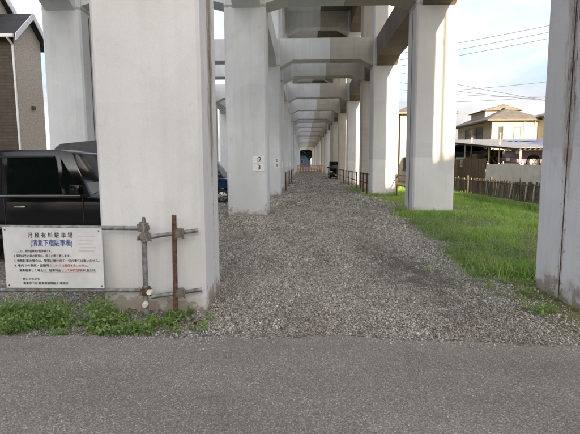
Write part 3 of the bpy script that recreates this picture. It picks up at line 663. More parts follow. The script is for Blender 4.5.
# ------------------------------------------------------------------ houses
def window(parent, name, x0, x1, z0, z1, y, face='y', mat_f='frame_dark', panes=2, mat_p='pane'):
    """window on a wall looking towards -y (face 'y') or -x (face 'x') or +x ('X')"""
    t = 0.05
    def bx(a0, a1, d0, d1, c0, c1):
        if face == 'y': return MB().box(a0, a1, y - d1, y - d0, c0, c1)
        if face == 'x': return MB().box(y - d1, y - d0, a0, a1, c0, c1)
        return MB().box(y + d0, y + d1, a0, a1, c0, c1)
    fr = MB()
    for a0, a1, c0, c1 in ((x0, x1, z1 - t, z1), (x0, x1, z0, z0 + t), (x0, x0 + t, z0 + t, z1 - t), (x1 - t, x1, z0 + t, z1 - t)):
        q = bx(a0, a1, -0.02, 0.06, c0, c1); fr.add(q.v, q.f)
    f = fr.build('window', M[mat_f], parent)
    w = (x1 - x0 - 2*t)/panes
    for i in range(panes):
        a = x0 + t + i*w
        bx(a + 0.002, a + w - 0.002, 0.004 + 0.012*(i % 2), 0.014 + 0.012*(i % 2), z0 + t, z1 - t).build('pane', M[mat_p], f)
        if i: bx(a - 0.025, a + 0.025, 0.0, 0.045, z0 + t, z1 - t).build('mullion', M[mat_f], f)
    q = bx(x0 - 0.05, x1 + 0.05, 0.0, 0.12, z0 - 0.06, z0 - 0.003); q.build('sill', M[mat_f], f)
    return f
def hip_roof(parent, x0, x1, y0, y1, z, h, mat, over=0.55, ridge=0.35, soffit='frame_dark'):
    X0, X1, Y0, Y1 = x0 - over, x1 + over, y0 - over, y1 + over
    if X1 - X0 > Y1 - Y0: r = (Y1 - Y0)/2*0.95; A, B = (X0 + r, (Y0+Y1)/2), (X1 - r, (Y0+Y1)/2)
    else: r = (X1 - X0)/2*0.95; A, B = ((X0+X1)/2, Y0 + r), ((X0+X1)/2, Y1 - r)
    e = 0.14
    vs = [(X0, Y0, z), (X1, Y0, z), (X1, Y1, z), (X0, Y1, z), (X0, Y0, z+e), (X1, Y0, z+e), (X1, Y1, z+e), (X0, Y1, z+e), (*A, z+e+h), (*B, z+e+h)]
    fs = [(3, 2, 1, 0), (0, 1, 5, 4), (1, 2, 6, 5), (2, 3, 7, 6), (3, 0, 4, 7)]
    if X1 - X0 > Y1 - Y0: fs += [(4, 5, 9, 8), (6, 7, 8, 9), (5, 6, 9), (7, 4, 8)]
    else: fs += [(4, 5, 8), (5, 6, 9, 8), (6, 7, 9), (7, 4, 8, 9)]
    rf = MB().add(vs, fs).build('roof', M[mat], parent)
    MB().tube((*A, z+e+h), (*B, z+e+h), 0.12, n=8).build('ridge_cap', M[mat], rf)
    MB().box(X0 - 0.10, X1 + 0.10, Y0 - 0.11, Y0 - 0.01, z + 0.0, z + 0.11).build('gutter', M[soffit], rf)
    MB().box(X0 - 0.11, X0 - 0.01, Y0 + 0.02, Y1, z + 0.0, z + 0.11).build('gutter', M[soffit], rf)
    return rf
# cream house on the right
h = empty('cream_house', (16.6, 42, 0), 'cream two storey house with brown hip roofs beyond the carport', 'house')
def at_h(o): o.matrix_parent_inverse = Matrix.Translation((-16.6, -42, 0)); return o
w1 = at_h(MB().box(16.6, 20.6, 42.0, 51.0, 0, 5.15).build('wall', M['cream'], h))
w2 = at_h(MB().box(20.605, 29.0, 41.0, 50.0, 0, 5.35).build('wall', M['cream'], h))
at_h(hip_roof(h, 16.6, 20.55, 42.0, 51.0, 5.152, 1.15, 'roof_brown'))
at_h(hip_roof(h, 20.9, 29.0, 41.0, 50.0, 5.352, 1.15, 'roof_brown'))
at_h(MB().box(17.1, 20.2, 45.0, 48.6, 5.6, 6.35).build('dormer', M['cream'], h))
at_h(MB().prism([(16.75, 6.352), (20.55, 6.352), (18.65, 6.95)], 'y', 44.7, 48.9).build('dormer_roof', M['roof_brown'], h))
at_h(window(h, 'window', 44.0, 48.6, 3.55, 4.85, 16.6, 'x', 'frame_dark', 3))
at_h(window(h, 'window', 17.15, 17.6, 3.5, 4.7, 42.0, 'y', 'frame_dark', 1))
at_h(window(h, 'window', 20.9, 22.6, 3.8, 4.85, 41.0, 'y', 'frame_dark', 2, 'shutter'))
at_h(window(h, 'window', 18.5, 19.1, 3.55, 4.6, 42.0, 'y', 'frame_dark', 1, 'shutter'))
at_h(MB().box(17.75, 18.3, 41.55, 41.95, 2.95, 3.35).build('air_conditioner', M['frame_white'], h))
at_h(MB().box(17.6, 20.4, 41.5, 41.998, 2.80, 2.88).build('ledge', M['frame_dark'], h))
at_h(window(h, 'window', 17.8, 19.4, 1.3, 3.2, 42.0, 'y', 'frame_dark', 2))
at_h(MB().tube((19.4, 41.93, 0), (19.4, 41.93, 5.15), 0.05).build('downspout', M['frame_white'], h))
at_h(MB().tube((20.3, 41.92, 0), (20.3, 41.92, 5.15), 0.05).build('downspout', M['frame_white'], h))
# two-storey neighbour showing between the right columns
h = empty('beige_house', (8.2, 40.0, 0), 'sunlit beige house glimpsed between the second and third right columns', 'house')
def at_b(o): o.matrix_parent_inverse = Matrix.Translation((-8.2, -40, 0)); return o
at_b(MB().box(8.2, 12.3, 40.0, 48.0, 0, 5.6).build('wall', M['cream'], h))
at_b(hip_roof(h, 8.2, 12.3, 40.0, 48.0, 5.602, 1.3, 'roof_brown'))
at_b(window(h, 'window', 9.6, 11.2, 3.6, 4.9, 40.0, 'y'))
at_b(window(h, 'window', 8.5, 9.0, 1.0, 2.1, 40.0, 'y', 'frame_dark', 1))
# brown house on the left
h = empty('brown_house', (-14.0, 23.0, 0), 'brown tile clad house with slate gable roof and white trim at left', 'house')
def at_l(o): o.matrix_parent_inverse = Matrix.Translation((14.0, -23.0, 0)); return o
gx = -14.0
at_l(MB().prism([(23.0, 0), (25.3, 0), (25.3, 8.0), (24.15, 9.0), (23.0, 8.0)], 'x', gx - 1.1, gx).build('gable_bay', M['tile_wall'], h))
at_l(MB().box(gx - 1.098, gx - 0.03, 22.972, 22.998, 0, 7.85).build('front_siding', M['tile_wall_dark'], h))
at_l(MB().box(-24.0, gx - 1.105, 23.25, 25.2, 0, 8.0).build('wall', M['tile_wall_dark'], h))
for s, ya, yb in ((1, 22.55, 24.15), (-1, 25.75, 24.15)):
    z0, z1 = 8.0 - 0.40, 9.0
    z0 = 9.0 - abs(yb - ya)*0.87
    q = MB().add([(-24.0, ya, z0+0.03), (gx+0.35, ya, z0+0.03), (gx+0.35, yb, z1+0.03), (-24.0, yb, z1+0.03), (-24.0, ya, z0+0.17), (gx+0.35, ya, z0+0.17), (gx+0.35, yb, z1+0.17), (-24.0, yb, z1+0.17)],
                 [(0, 3, 2, 1), (4, 5, 6, 7), (0, 1, 5, 4), (1, 2, 6, 5), (2, 3, 7, 6), (3, 0, 4, 7)])
    rf = at_l(q.build('roof', M['roof_slate'], h))
    MB().add([(gx+0.36, ya, z0-0.12), (gx+0.40, ya, z0-0.12), (gx+0.40, yb, z1-0.12), (gx+0.36, yb, z1-0.12), (gx+0.36, ya, z0+0.19), (gx+0.40, ya, z0+0.19), (gx+0.40, yb, z1+0.19), (gx+0.36, yb, z1+0.19)],
             [(0, 3, 2, 1), (4, 5, 6, 7), (0, 1, 5, 4), (1, 2, 6, 5), (2, 3, 7, 6), (3, 0, 4, 7)]).build('barge_board', M['frame_white'], rf)
at_l(MB().box(-24.0, gx + 0.30, 22.40, 22.53, 7.60, 7.76).build('gutter', M['frame_white'], h))
at_l(MB().path([(gx + 0.0, 22.46, 7.6), (gx - 0.02, 22.9, 7.35), (gx - 0.02, 22.93, 0)], 0.055, 8).build('downspout', M['frame_white'], h))
at_l(MB().box(-16.3, -16.15, 23.2, 23.24, 0, 7.6).build('corner_trim', M['tile_wall_dark'], h))
at_l(MB().box(gx + 0.002, gx + 0.12, 24.1, 24.3, 4.4, 4.6).build('vent_hood', M['frame_dark'], h))
at_l(MB().prism([(21.6, 0), (25.9, 0), (25.9, 9.35), (23.7, 11.25), (21.6, 9.4)], 'x', -27, -15.8).build('main_block', M['tile_wall'], h))
for ya, yb in ((21.2, 23.7), (26.4, 23.7)):
    za, zb_ = 11.25 - abs(ya - 23.7)*0.864, 11.25
    def slab(xa, xb, lo, hi):
        return MB().add([(xa, ya, za+lo), (xb, ya, za+lo), (xb, yb, zb_+lo), (xa, yb, zb_+lo), (xa, ya, za+hi), (xb, ya, za+hi), (xb, yb, zb_+hi), (xa, yb, zb_+hi)],
                        [(0, 3, 2, 1), (4, 5, 6, 7), (0, 1, 5, 4), (1, 2, 6, 5), (2, 3, 7, 6), (3, 0, 4, 7)])
    rf = at_l(slab(-27, -15.45, 0.03, 0.18).build('roof', M['roof_slate'], h))
    slab(-15.44, -15.38, -0.14, 0.20).build('barge_board', M['frame_white'], rf)
# blue house at the far end of the track
h = empty('blue_house', (-1.5, 186, 0), 'small blue grey house at the far end under the viaduct', 'house')
MB().box(-4, 4.4, 0, 8, 0, 4.4).build('wall', M['house_blue'], h)
MB().prism([(-4.4, 4.402), (4.8, 4.402), (0.2, 6.6)], 'y', -0.4, 8.4).build('roof', M['roof_slate'], h)
window(h, 'window', -0.6, 1.6, 1.6, 2.9, 0.0, 'y', 'frame_white')
# unseen buildings added behind the camera to shade the foreground
h = empty('shade_house', (7.4, -22, 0), 'unseen house added behind the viewpoint to shade the foreground', 'house')
MB().box(-3.2, 6.0, -7, 0, 0, 6.9).build('wall', M['cream_dark'], h)
hip_roof(h, -3.2, 6.0, -7, 0, 6.902, 1.5, 'roof_brown')
window(h, 'window', -1.5, 0.5, 4.2, 5.4, -7.0, 'y')
h = empty('shade_block', (-7.0, -60, 0), 'unseen eight storey block added far behind the viewpoint to block the sun', 'apartment block')  # unseen block, added and sized to keep low sun off the left columns
MB().box(-17.0, 15.6, -12, 0, 0, 24.0).build('wall', M['cream_dark'], h)
MB().box(-17.2, 15.8, -12.2, 0.2, 24.002, 24.6).build('roof', M['bare'], h)
for f in range(8):
    for k in range(8):
        MB().box(-16 + k*4.1, -14 + k*4.1, 0.003, 0.06, 0.8 + 2.95*f, 2.3 + 2.95*f).build('window', M['pane'], h)

# ------------------------------------------------------------------ right: slat fence, sheet fence, planks, carport
sf = empty('slat_fence', (8.1, 15.0, 0), 'low dark wooden slat fence with thin rails along the grass', 'fence')
slat_me = []
for k in range(4):
    wv = 0.028 + 0.007*k
    q = MB().box(-0.012, 0.012, -wv, wv, 0.03, 0.84 + 0.02*k); 
    o = q.build('slat', M[('wood_dark', 'wood_grey', 'wood_dark', 'wood_brown')[k]], sf); slat_me.append(o.data); COL.objects.unlink(o); bpy.data.objects.remove(o)
y = 0.0; 
while y < 14.0:
    o = bpy.data.objects.new('slat', random.choice(slat_me)); COL.objects.link(o); o.parent = sf
    lean = random.gauss(0.0, 0.03) + (0.20 if 1.5 < y < 4.4 else (0.10 if y < 6.2 else 0))
    o.location = (-0.055 * y + random.uniform(-0.02, 0.02), y, random.uniform(-0.03, 0.03)); o.rotation_euler = (lean, random.gauss(0, 0.03), random.gauss(0, 0.1))
    y += random.uniform(0.075, 0.13) if y < 6.5 else random.uniform(0.16, 0.24)
for z in (0.14, 0.78):
    MB().tube((-0.045, -0.3, z), (-0.82, 14.2, z), 0.022, n=8).build('rail', M['pole'] if z < 0.5 else M['wood_dark'], sf)
for yy in (0, 2.4, 4.8, 7.2, 9.6, 12.0, 14.0):
    MB().box(-0.035, 0.035, -0.035, 0.035, -0.1, 0.98).build('post', M['wood_dark'], sf, loc=(-0.055*yy + 0.06, yy, 0))
pf2 = empty('sheet_fence', (8.9, 16.0, 0), 'pale grey sheet metal fence behind the dark slats', 'fence')
yy = 0.0
for k, wd in enumerate((0.55, 1.25, 1.6, 1.9, 1.75)):
    o = MB().box(-0.02, 0.02, 0.01, wd - 0.01, 0.04, 1.52 - 0.02*(k % 3)).build('panel', M['sheet_white'], pf2, bevel=0.006, loc=(0.02*(k % 2), yy, 0))
    o.rotation_euler = (random.uniform(-0.02, 0.02) + (0.10 if k == 0 else 0), random.uniform(-0.02, 0.05), 0)
    yy += wd
for q in (0.0, 1.8, 3.4, 5.3, 7.05): MB().box(0.05, 0.11, -0.03, 0.03, 0, 1.62).build('post', M['pole'], pf2, loc=(0, q, 0))
pk = empty('plank_screen', (9.0, 23.3, 0), 'weathered brown plank screen between the sheet fence and the column', 'fence')
for k in range(14):
    MB().box(-0.02, 0.02, 0.005, 0.235, 0.02, 1.80 + random.uniform(-0.04, 0.05)).build('plank', M['wood_brown'], pk, loc=(0.01*(k % 2), 0.24*k, 0))
for z in (0.5, 1.4): MB().box(0.035, 0.085, 0, 3.36, z - 0.04, z + 0.04).build('cross_rail', M['wood_dark'], pk)
cp = empty('carport', (8.9, 19.6, 1.30), 'open carport with grey corrugated sheet roof on thin pale posts', 'carport')
def roof_z(yv): return 0.87 + yv*0.072
for k in range(14):            # roofing sheets, each its own
    x0 = k*0.85; n = 9; vs = []; fs = []
    ov = random.uniform(-0.12, 0.12)
    for j in range(n):
        xx = x0 + j*0.85/(n - 1); zz = 0.018*(1 if j % 2 else -1)
        for yv in (ov, 13.6 + ov):
            vs += [(xx, yv, roof_z(yv) + zz), (xx, yv, roof_z(yv) + zz - 0.012)]
    for j in range(n - 1):
        a_, c_ = j*4, (j+1)*4
        fs += [(a_, c_, c_+2, a_+2), (a_+1, a_+3, c_+3, c_+1), (a_, a_+1, c_+1, c_), (a_+2, c_+2, c_+3, a_+3)]
    MB().add(vs, fs).build('roof_sheet', M['sheet_roof'], cp, loc=(0, 0, 0.005*(k % 2)))
for xx in (0.15, 3.6, 7.2, 10.8):
    for yv in (0.2, 3.5, 6.9, 13.3):
        MB().tube((xx, yv, -0.02), (xx, yv, roof_z(yv) - 0.075), 0.042, n=8).build('post', M['pole'], cp)
for yv in (0.2, 3.5, 6.9, 13.3): MB().tube((0.0, yv, roof_z(yv) - 0.07), (11.7, yv, roof_z(yv) - 0.07), 0.045, n=6).build('cross_beam', M['wood_dark'], cp)
MB().tube((0.1, 0.1, roof_z(0.1) - 0.075), (0.1, 13.5, roof_z(13.5) - 0.075), 0.05, n=6).build('edge_beam', M['wood_dark'], cp)
tb = MB(); nx, ny = 14, 8
tb.add([(i/nx*5.0, j/ny*2.2, 0.16*j/ny + 0.03*math.sin(i*1.7 + j*2.1) + 0.025*math.sin(j*3.1 + i*0.6)) for j in range(ny+1) for i in range(nx+1)],
       [(j*(nx+1)+i, j*(nx+1)+i+1, (j+1)*(nx+1)+i+1, (j+1)*(nx+1)+i) for j in range(ny) for i in range(nx)])
o = tb.build('blue_tarp', M['tarp_blue'], None, True, loc=(12.0, 26.6, 2.72)); tag(o, 'crumpled blue tarpaulin lying on the carport roof', 'tarpaulin')
for k, (x, yv, hh) in enumerate(((9.35, 26.4, 2.9), (9.45, 22.9, 2.95))):
    o = MB().tube((x, yv, 0), (x + 0.02, yv, hh), 0.04, 0.03, n=10).tube((x + 0.02, yv, hh), (x + 0.02, yv, hh + 0.05), 0.05, 0.03, n=10).build('pole', M['pole'], None, True)
    tag(o, ('thin pale pole standing by the brown plank screen', 'thin pale pole at the end of the sheet fence')[k], 'pole', 'thin poles by the carport')
# posts and orange log pile
o = MB().tube((8.75, 26.9, 0.0), (8.8, 26.9, 1.75), 0.14, 0.12, n=10).build('tree_stump', M['orange'] if False else M['wood_brown'], None, True); tag(o, 'upright cut log beside the plank screen', 'log')

# ------------------------------------------------------------------ trees and shrubs
def leaf_cloud(centers, radii, n, size, seed, squash=0.8):
    r = np.random.default_rng(seed); V = []; 
    c = np.array(centers); rad = np.array(radii)
    idx = r.integers(0, len(c), n); d = r.normal(size=(n, 3)); d /= np.linalg.norm(d, axis=1)[:, None]
    rr = r.random(n)**0.45
    p = c[idx] + d*(rr*rad[idx])[:, None]*np.array([1, 1, squash])
    u = r.normal(size=(n, 3)); u /= np.linalg.norm(u, axis=1)[:, None]
    w = np.cross(u, r.normal(size=(n, 3))); w /= np.linalg.norm(w, axis=1)[:, None]
    s = size*(0.6 + 0.8*r.random(n))[:, None]
    P = np.stack([p - u*s, p + w*s*0.5, p + u*s, p - w*s*0.5], 1).reshape(-1, 3)
    i = np.arange(n)[:, None]*4
    F = np.concatenate([i + np.array([[0, 1, 2]]), i + np.array([[0, 2, 3]])], 1).reshape(-1, 3)
    return P, F
def tree(label, loc, H, crown_r, seed, n=5000, leaf=0.16, name='broadleaf_tree', group=None):
    r = random.Random(seed); root = empty(name, loc, label, 'tree', group)
    tb = MB(); tb.tube((0, 0, -0.1), (0.1, 0, H*0.35), H*0.035, H*0.025, n=10); cs, rs = [], []
    for k in range(9):
        a = k*2.4 + r.random(); t = 0.35 + 0.5*r.random()
        tip = (crown_r*0.7*math.cos(a)*r.uniform(0.4, 1), crown_r*0.7*math.sin(a)*r.uniform(0.4, 1), H*(0.45 + 0.45*r.random()))
        tb.tube((0.1, 0, H*0.30), tip, H*0.014, H*0.005, n=6); cs.append(tip); rs.append(crown_r*r.uniform(0.3, 0.5))
    tb.build('trunk', M['bark'], root, True)
    P, F = leaf_cloud(cs, rs, n, leaf, seed)
    o = big_mesh('crown', P, F, M['leaf_dark'], None); del o['kind']; o.parent = root
    return root
tree('round green tree at the far end of the viaduct passage', (2.2, 176, 0), 7.6, 3.6, 3, 6000, 0.28)
tree('dark green tree beside the far blue house', (-3.2, 182, 0), 8.5, 3.4, 5, 5000, 0.28)
tree('small garden tree beyond the brown house', (-12.6, 34, 0), 4.0, 1.3, 8, 3000, 0.10)
def shrub(label, loc, H, rad, seed, bare=True):
    r = random.Random(seed); root = empty('shrub', loc, label, 'shrub', 'shrubs under the carport')
    m = MB()
    for k in range(46):
        a = r.random()*6.28; l = r.uniform(0.4, 1.0)
        base = (r.uniform(-0.25, 0.25)*rad, r.uniform(-0.5, 0.5)*rad, 0); q = (rad*l*math.cos(a), rad*l*math.sin(a), H*r.uniform(0.4, 1))
        m.tube(base, q, 0.014, 0.007, n=4)
        for j in range(2):
            q2 = (q[0] + r.uniform(-.25, .25), q[1] + r.uniform(-.25, .25), q[2] + r.uniform(-0.2, 0.2)); m.tube(q, q2, 0.008, 0.004, n=4)
    m.build('twigs', M['twig'], root)
    cs = [(r.uniform(-rad, rad), r.uniform(-rad, rad), H*r.uniform(0.2, 0.9)) for _ in range(8)]
    P, F = leaf_cloud(cs, [0.3]*8, 700, 0.05, seed); o = big_mesh('leaves', P, F, M['leaf_dark'], None); del o['kind']; o.parent = root
    return root
shrub('tangled shrub of pale twigs behind the sheet fence under the carport', (10.3, 24.4, 1.30), 0.85, 0.9, 1)
shrub('dark leafy shrub next to the grey blue van', (10.0, 27.0, 1.30), 0.6, 0.8, 2)
shrub('dry twiggy bush behind the mauve car', (11.6, 25.4, 1.30), 0.9, 0.9, 4)

hr = np.random.default_rng(77); hc = [(9.6 + 0.42*k, 32.2 + hr.uniform(-0.3, 0.3), 1.75 + hr.uniform(-0.2, 0.35)) for k in range(36)]
P, F = leaf_cloud(hc, [0.75]*36, 15000, 0.10, 78); o = big_mesh('hedge', P, F, M['leaf_dark'], None); del o['kind']; tag(o, 'dark hedge added behind the carport to darken the view beneath its roof', 'hedge')  # leaf mass added as dark backing, hiding the lit wall under the carport
for k, (x, yv, hh) in enumerate(((-20, -10.5, 8.0), (-14.5, -10, 8.6), (-9.2, -10.2, 7.4))):  # unseen trees added so the black wagon's windows reflect something dark
    tree(('unseen broad tree added behind the viewpoint for dark reflections, furthest left', 'unseen tall tree added behind the viewpoint for dark reflections, middle one', 'unseen tree added behind the viewpoint for dark reflections, furthest right')[k], (x, yv, 0), hh, 3.6, 40 + k, 5200, 0.30)
for k, (x, yv, w_, h_, mt, lb) in enumerate(((9.5, 25.2, 0.7, 0.75, 'wood_brown', 'wooden crate nearest the plank screen under the carport'), (10.5, 26.3, 0.8, 0.95, 'tarp_grey', 'grey covered crate between the shrubs under the carport'), (9.6, 28.3, 0.6, 0.6, 'sheet_white', 'pale crate at the back corner of the carport'))):
    c_ = empty('crate', (x, yv, 1.30), lb, 'crate', 'crates stored under the carport', 0.3*k)
    for j in range(4): MB().box(-w_/2, w_/2, -w_/2, -w_/2 + 0.03, h_*j/4 + 0.01, h_*(j+1)/4 - 0.01).build('board', M[mt], c_)
    for j in range(4): MB().box(-w_/2 - 0.03, -w_/2 - 0.002, -w_/2, w_/2, h_*j/4 + 0.01, h_*(j+1)/4 - 0.01).build('board', M[mt], c_)
    MB().box(-w_/2, w_/2, -w_/2 + 0.035, w_/2, 0, h_).build('inner_box', M['wood_dark'], c_)
# ------------------------------------------------------------------ rails between the columns
def pipe_barrier(label, x, ys, mat_rail, mat_post, stripe, group):
    root = empty('pipe_barrier', (x, ys[0], 0), label, 'barrier', group)
    for i, yv in enumerate(ys):
        MB().tube((0, yv - ys[0], -0.1), (0, yv - ys[0], 1.08), 0.035, n=10).build('post', M[mat_post], root, True)
    for z in (1.02, 0.55):
        if not stripe:
            MB().tube((0.05, -0.1, z), (0.05, ys[-1] - ys[0] + 0.1, z), 0.026, n=8).build('rail', M[mat_rail], root, True)
        else:
            r = MB().tube((0.05, -0.1, z), (0.05, ys[-1] - ys[0] + 0.1, z), 0.026, n=8).build('rail', M['yellow'], root, True)
            yv = 0.1
            while yv < ys[-1] - ys[0]:
                MB().tube((0.05, yv, z), (0.05, yv + 0.22, z), 0.029, n=8).build('stripe', M['rust'], r); yv += 0.5
    return root
Lb = 'striped pipe barriers on the left'; Rb = 'rusty pipe rails on the right'
pipe_barrier('brown and yellow striped pipe barrier beyond the fourth left column', -1.0, [26.9, 31.2, 34.5], 'yellow', 'rust', True, Lb)
pipe_barrier('brown and yellow striped pipe barrier further along the left columns', -0.92, [37.0, 42.6], 'yellow', 'rust', True, Lb)
pipe_barrier('rusty two rail pipe barrier beyond the third right column', 3.22, [23.6, 25.0, 26.2], 'rust', 'rust', False, Rb)
pipe_barrier('rusty two rail pipe barrier beyond the fourth right column', 3.16, [27.7, 30.2, 32.3, 34.6], 'rust', 'rust', False, Rb)
pipe_barrier('rusty two rail pipe barrier by the half hidden black car', 3.12, [36.2, 39.3, 42.8], 'rust', 'rust', False, Rb)
pipe_barrier('rusty two rail pipe barrier behind the second right column', 4.42, [15.3, 18.5, 22.1], 'rust', 'rust', False, Rb)

# orange barricades across the far end
def barricade(x, yv, rz, label):
    root = empty('barricade', (x, yv, 0), label, 'barricade', 'orange barricades closing the far track', rz)
    for s in (-1, 1):
        for q in (-0.55, 0.55):
            MB().tube((q, s*0.28, 0), (q, 0, 1.15), 0.022, n=6).build('leg', M['orange'], root)
        for z in (0.45, 0.80):
            yy_ = s*0.28*(1 - z/1.15) + s*0.02
            for k in range(6):
                MB().box(-0.6 + k*0.2 + 0.002, -0.4 + k*0.2 - 0.002, yy_ - 0.012, yy_ + 0.012, z - 0.085, z + 0.085).build('stripe_panel', M['orange'] if k % 2 == 0 else M['plate_white'], root)
    MB().tube((-0.6, 0, 1.16), (0.6, 0, 1.16), 0.03, n=6).build('top_bar', M['orange'], root)
    return root
names = ['leftmost', 'second', 'third', 'fourth', 'rightmost']
for k in range(5):
    barricade(-0.3 + 0.92*k*0.95, 74.0 + 0.9*(k % 2), R_(-8 + 5*k), 'orange and white striped barricade, %s of five at the far end' % names[k])
for k, x in enumerate((-0.75, 3.0)):
    o = MB().tube((x, 72.4, 0), (x, 72.4, 0.95), 0.10, n=12).tube((x, 72.4, 0.95), (x, 72.4, 1.05), 0.10, 0.05, n=12).build('bollard', M['yellow'], None, True)
    tag(o, ('yellow bollard left of the far orange barricades', 'yellow bollard right of the far orange barricades')[k], 'bollard', 'yellow bollards at the far end')
net = MB()
for k in range(24): net.tube((-0.9 + k*0.19, 0, 0.05), (-0.9 + k*0.19, 0, 1.25), 0.02, n=4)
for k in range(6): net.tube((-0.9, 0, 0.1 + k*0.23), (3.5, 0, 0.1 + k*0.23), 0.022, n=4)
o = net.build('safety_net', M['orange'], None, loc=(-0.1, 76.5, 0)); tag(o, 'orange mesh safety netting stretched behind the far barricades', 'safety net')

# ------------------------------------------------------------------ power lines
up2 = empty('shade_pole', (5.44, -3.2, 0), 'unseen slim pole added behind the viewpoint for the shadow it casts', 'pole')  # unseen pole, added so its shadow splits the sunlit strip on the column
MB().tube((0, 0, -0.2), (0, 0, 9.0), 0.085, 0.07, n=14).build('shaft', M['pole_conc'], up2, True)
MB().tube((0, 0, 7.9), (-0.9, 0.3, 8.3), 0.025, n=8).build('bracket', M['steel'], up2, True)
up = empty('utility_pole', (14.0, 50.0, 0), 'concrete utility pole behind the second right column', 'utility pole')
MB().tube((0, 0, -0.2), (0, 0, 14.6), 0.17, 0.11, n=14).build('shaft', M['pole_conc'], up, True)
for z in (13.9, 13.2, 10.8): MB().box(-0.75, 0.75, -0.04, 0.04, z - 0.04, z + 0.04).build('cross_arm', M['steel'], up)
def wire(p, q, sag, label):
    n = 16; p, q = Vector(p), Vector(q); pts = []
    for i in range(n + 1):
        t = i/n; v = p.lerp(q, t); v.z -= sag*4*t*(1 - t); pts.append(v)
    o = MB().path(pts, 0.022, 5).build('power_line', M['wire']); tag(o, label, 'cable', 'overhead cables against the sky')
for k, (za, zb) in enumerate(((13.1, 18.1), (12.5, 17.5), (11.95, 16.9))):
    wire((6.0, 50 + 0.3*k, za - 0.95), (40.0, 50 + 0.3*k, zb + 0.2), 0.25, ('top', 'middle', 'lowest')[k] + ' of the three parallel cables rising to the right')
for k, (za, zb, sg_) in enumerate(((13.2, 7.6, 0.3), (10.2, 12.6, 0.4), (9.2, 10.6, 0.5), (11.2, 10.0, 0.7), (12.3, 8.8, 0.5))):
    wire((10.0, 60 + 0.5*k, za), (40.0, 60 + 0.5*k, zb), sg_, ('steep falling cable over the cream house roof', 'rising cable over the cream house roof', 'flattest cable just above the cream house roof', 'sagging cable over the cream house roof', 'falling cable second from the top over the cream house')[k])

# ------------------------------------------------------------------ crushed stone, grass, weeds
FOOT = [(a - 0.0, b + 0.0, y0, y1) for y0, y1 in ally for a, b in COLS] + [(-2.17, -1.05, 4.86, 5.8), (2.98, 4.5, 4.86, 6.0)]
def keep(x, y):
    k = np.ones(len(x), bool)
    for a, b, c, d in FOOT: k &= ~((x > a) & (x < b) & (y > c) & (y < d))
    return k
def stones(x, y, size, seed, z0=0.0):
    r = np.random.default_rng(seed); n = len(x)
    base = np.array([[-1,0,0],[1,0,0],[0,-1,0],[0,1,0],[0,0,-1],[0,0,1]], float)*0.62
    tri = np.array([[1,3,5],[3,0,5],[0,2,5],[2,1,5],[3,1,4],[0,3,4],[2,0,4],[1,2,4]])
    P = base[None]*(1 + r.uniform(-0.3, 0.3, (n, 6, 3))) + r.uniform(-0.22, 0.22, (n, 6, 3))
    P *= (size[:, None]*r.uniform([0.7, 0.55, 0.4], [1.25, 1.0, 0.85], (n, 3)))[:, None, :]
    # random rotation
    q = r.normal(size=(n, 4)); q /= np.linalg.norm(q, axis=1)[:, None]; w, a, b, c = q.T
    Rm = np.stack([1-2*(b*b+c*c), 2*(a*b-c*w), 2*(a*c+b*w), 2*(a*b+c*w), 1-2*(a*a+c*c), 2*(b*c-a*w), 2*(a*c-b*w), 2*(b*c+a*w), 1-2*(a*a+b*b)], 1).reshape(n, 3, 3)
    P = np.einsum('nij,nkj->nki', Rm, P)
    P += np.stack([x, y, z0 + size*0.22], 1)[:, None, :]
    F = (np.arange(n)[:, None, None]*6 + tri[None]).reshape(-1, 3)
    return P.reshape(-1, 3), F
SX, SY, SS = [], [], []
def sprinkle(x0, x1, y0, y1, dens, s0, s1):
    n = int((x1 - x0)*(y1 - y0)*dens); x = rng.uniform(x0, x1, n); y = rng.uniform(y0, y1, n)
    lim = edge_x(y) + 0.25 + rng.normal(0, 0.28, n)
    lo = 4.12 + np.abs(rng.normal(0, 0.06, n)) - 0.09*np.clip(x - 0.4, 0, 4)
    k = keep(x, y) & (x < lim) & (y > lo)
    # fewer stones where earth shows through
    SX.append(x[k]); SY.append(y[k]); SS.append(rng.uniform(s0, s1, k.sum())*(0.55 + 1.0*rng.random(k.sum())**2.2))
sprinkle(-3.6, 4.6, 3.85, 7.0, 6200, 0.008, 0.020)
sprinkle(-4.6, 4.0, 7.0, 11.0, 2400, 0.012, 0.028)
sprinkle(-4.6, 4.2, 11.0, 17.0, 950, 0.018, 0.040)
sprinkle(-4.6, 4.2, 17.0, 30.0, 230, 0.036, 0.07)
sprinkle(-3.0, 4.2, 30.0, 60.0, 70, 0.05, 0.10)
# a few kicked on to the asphalt
n = 1500; x = rng.uniform(-3, 3.6, n); y = 4.12 - np.abs(rng.normal(0, 0.13, n)) - 0.09*np.clip(x - 0.4, 0, 4)
SX.append(x); SY.append(y); SS.append(rng.uniform(0.005, 0.018, n))
x, y, s = np.concatenate(SX), np.concatenate(SY), np.concatenate(SS)
z0 = np.where(y < 4.08 - 0.09*np.clip(x - 0.4, 0, 4), 0.021, rng.uniform(-0.004, 0.008, len(x)))
P, F = stones(x, y, s, 5, z0)
o = big_mesh('gravel', P, F, M['stone']); tag(o, 'loose crushed grey stone covering the track between the columns', 'gravel')

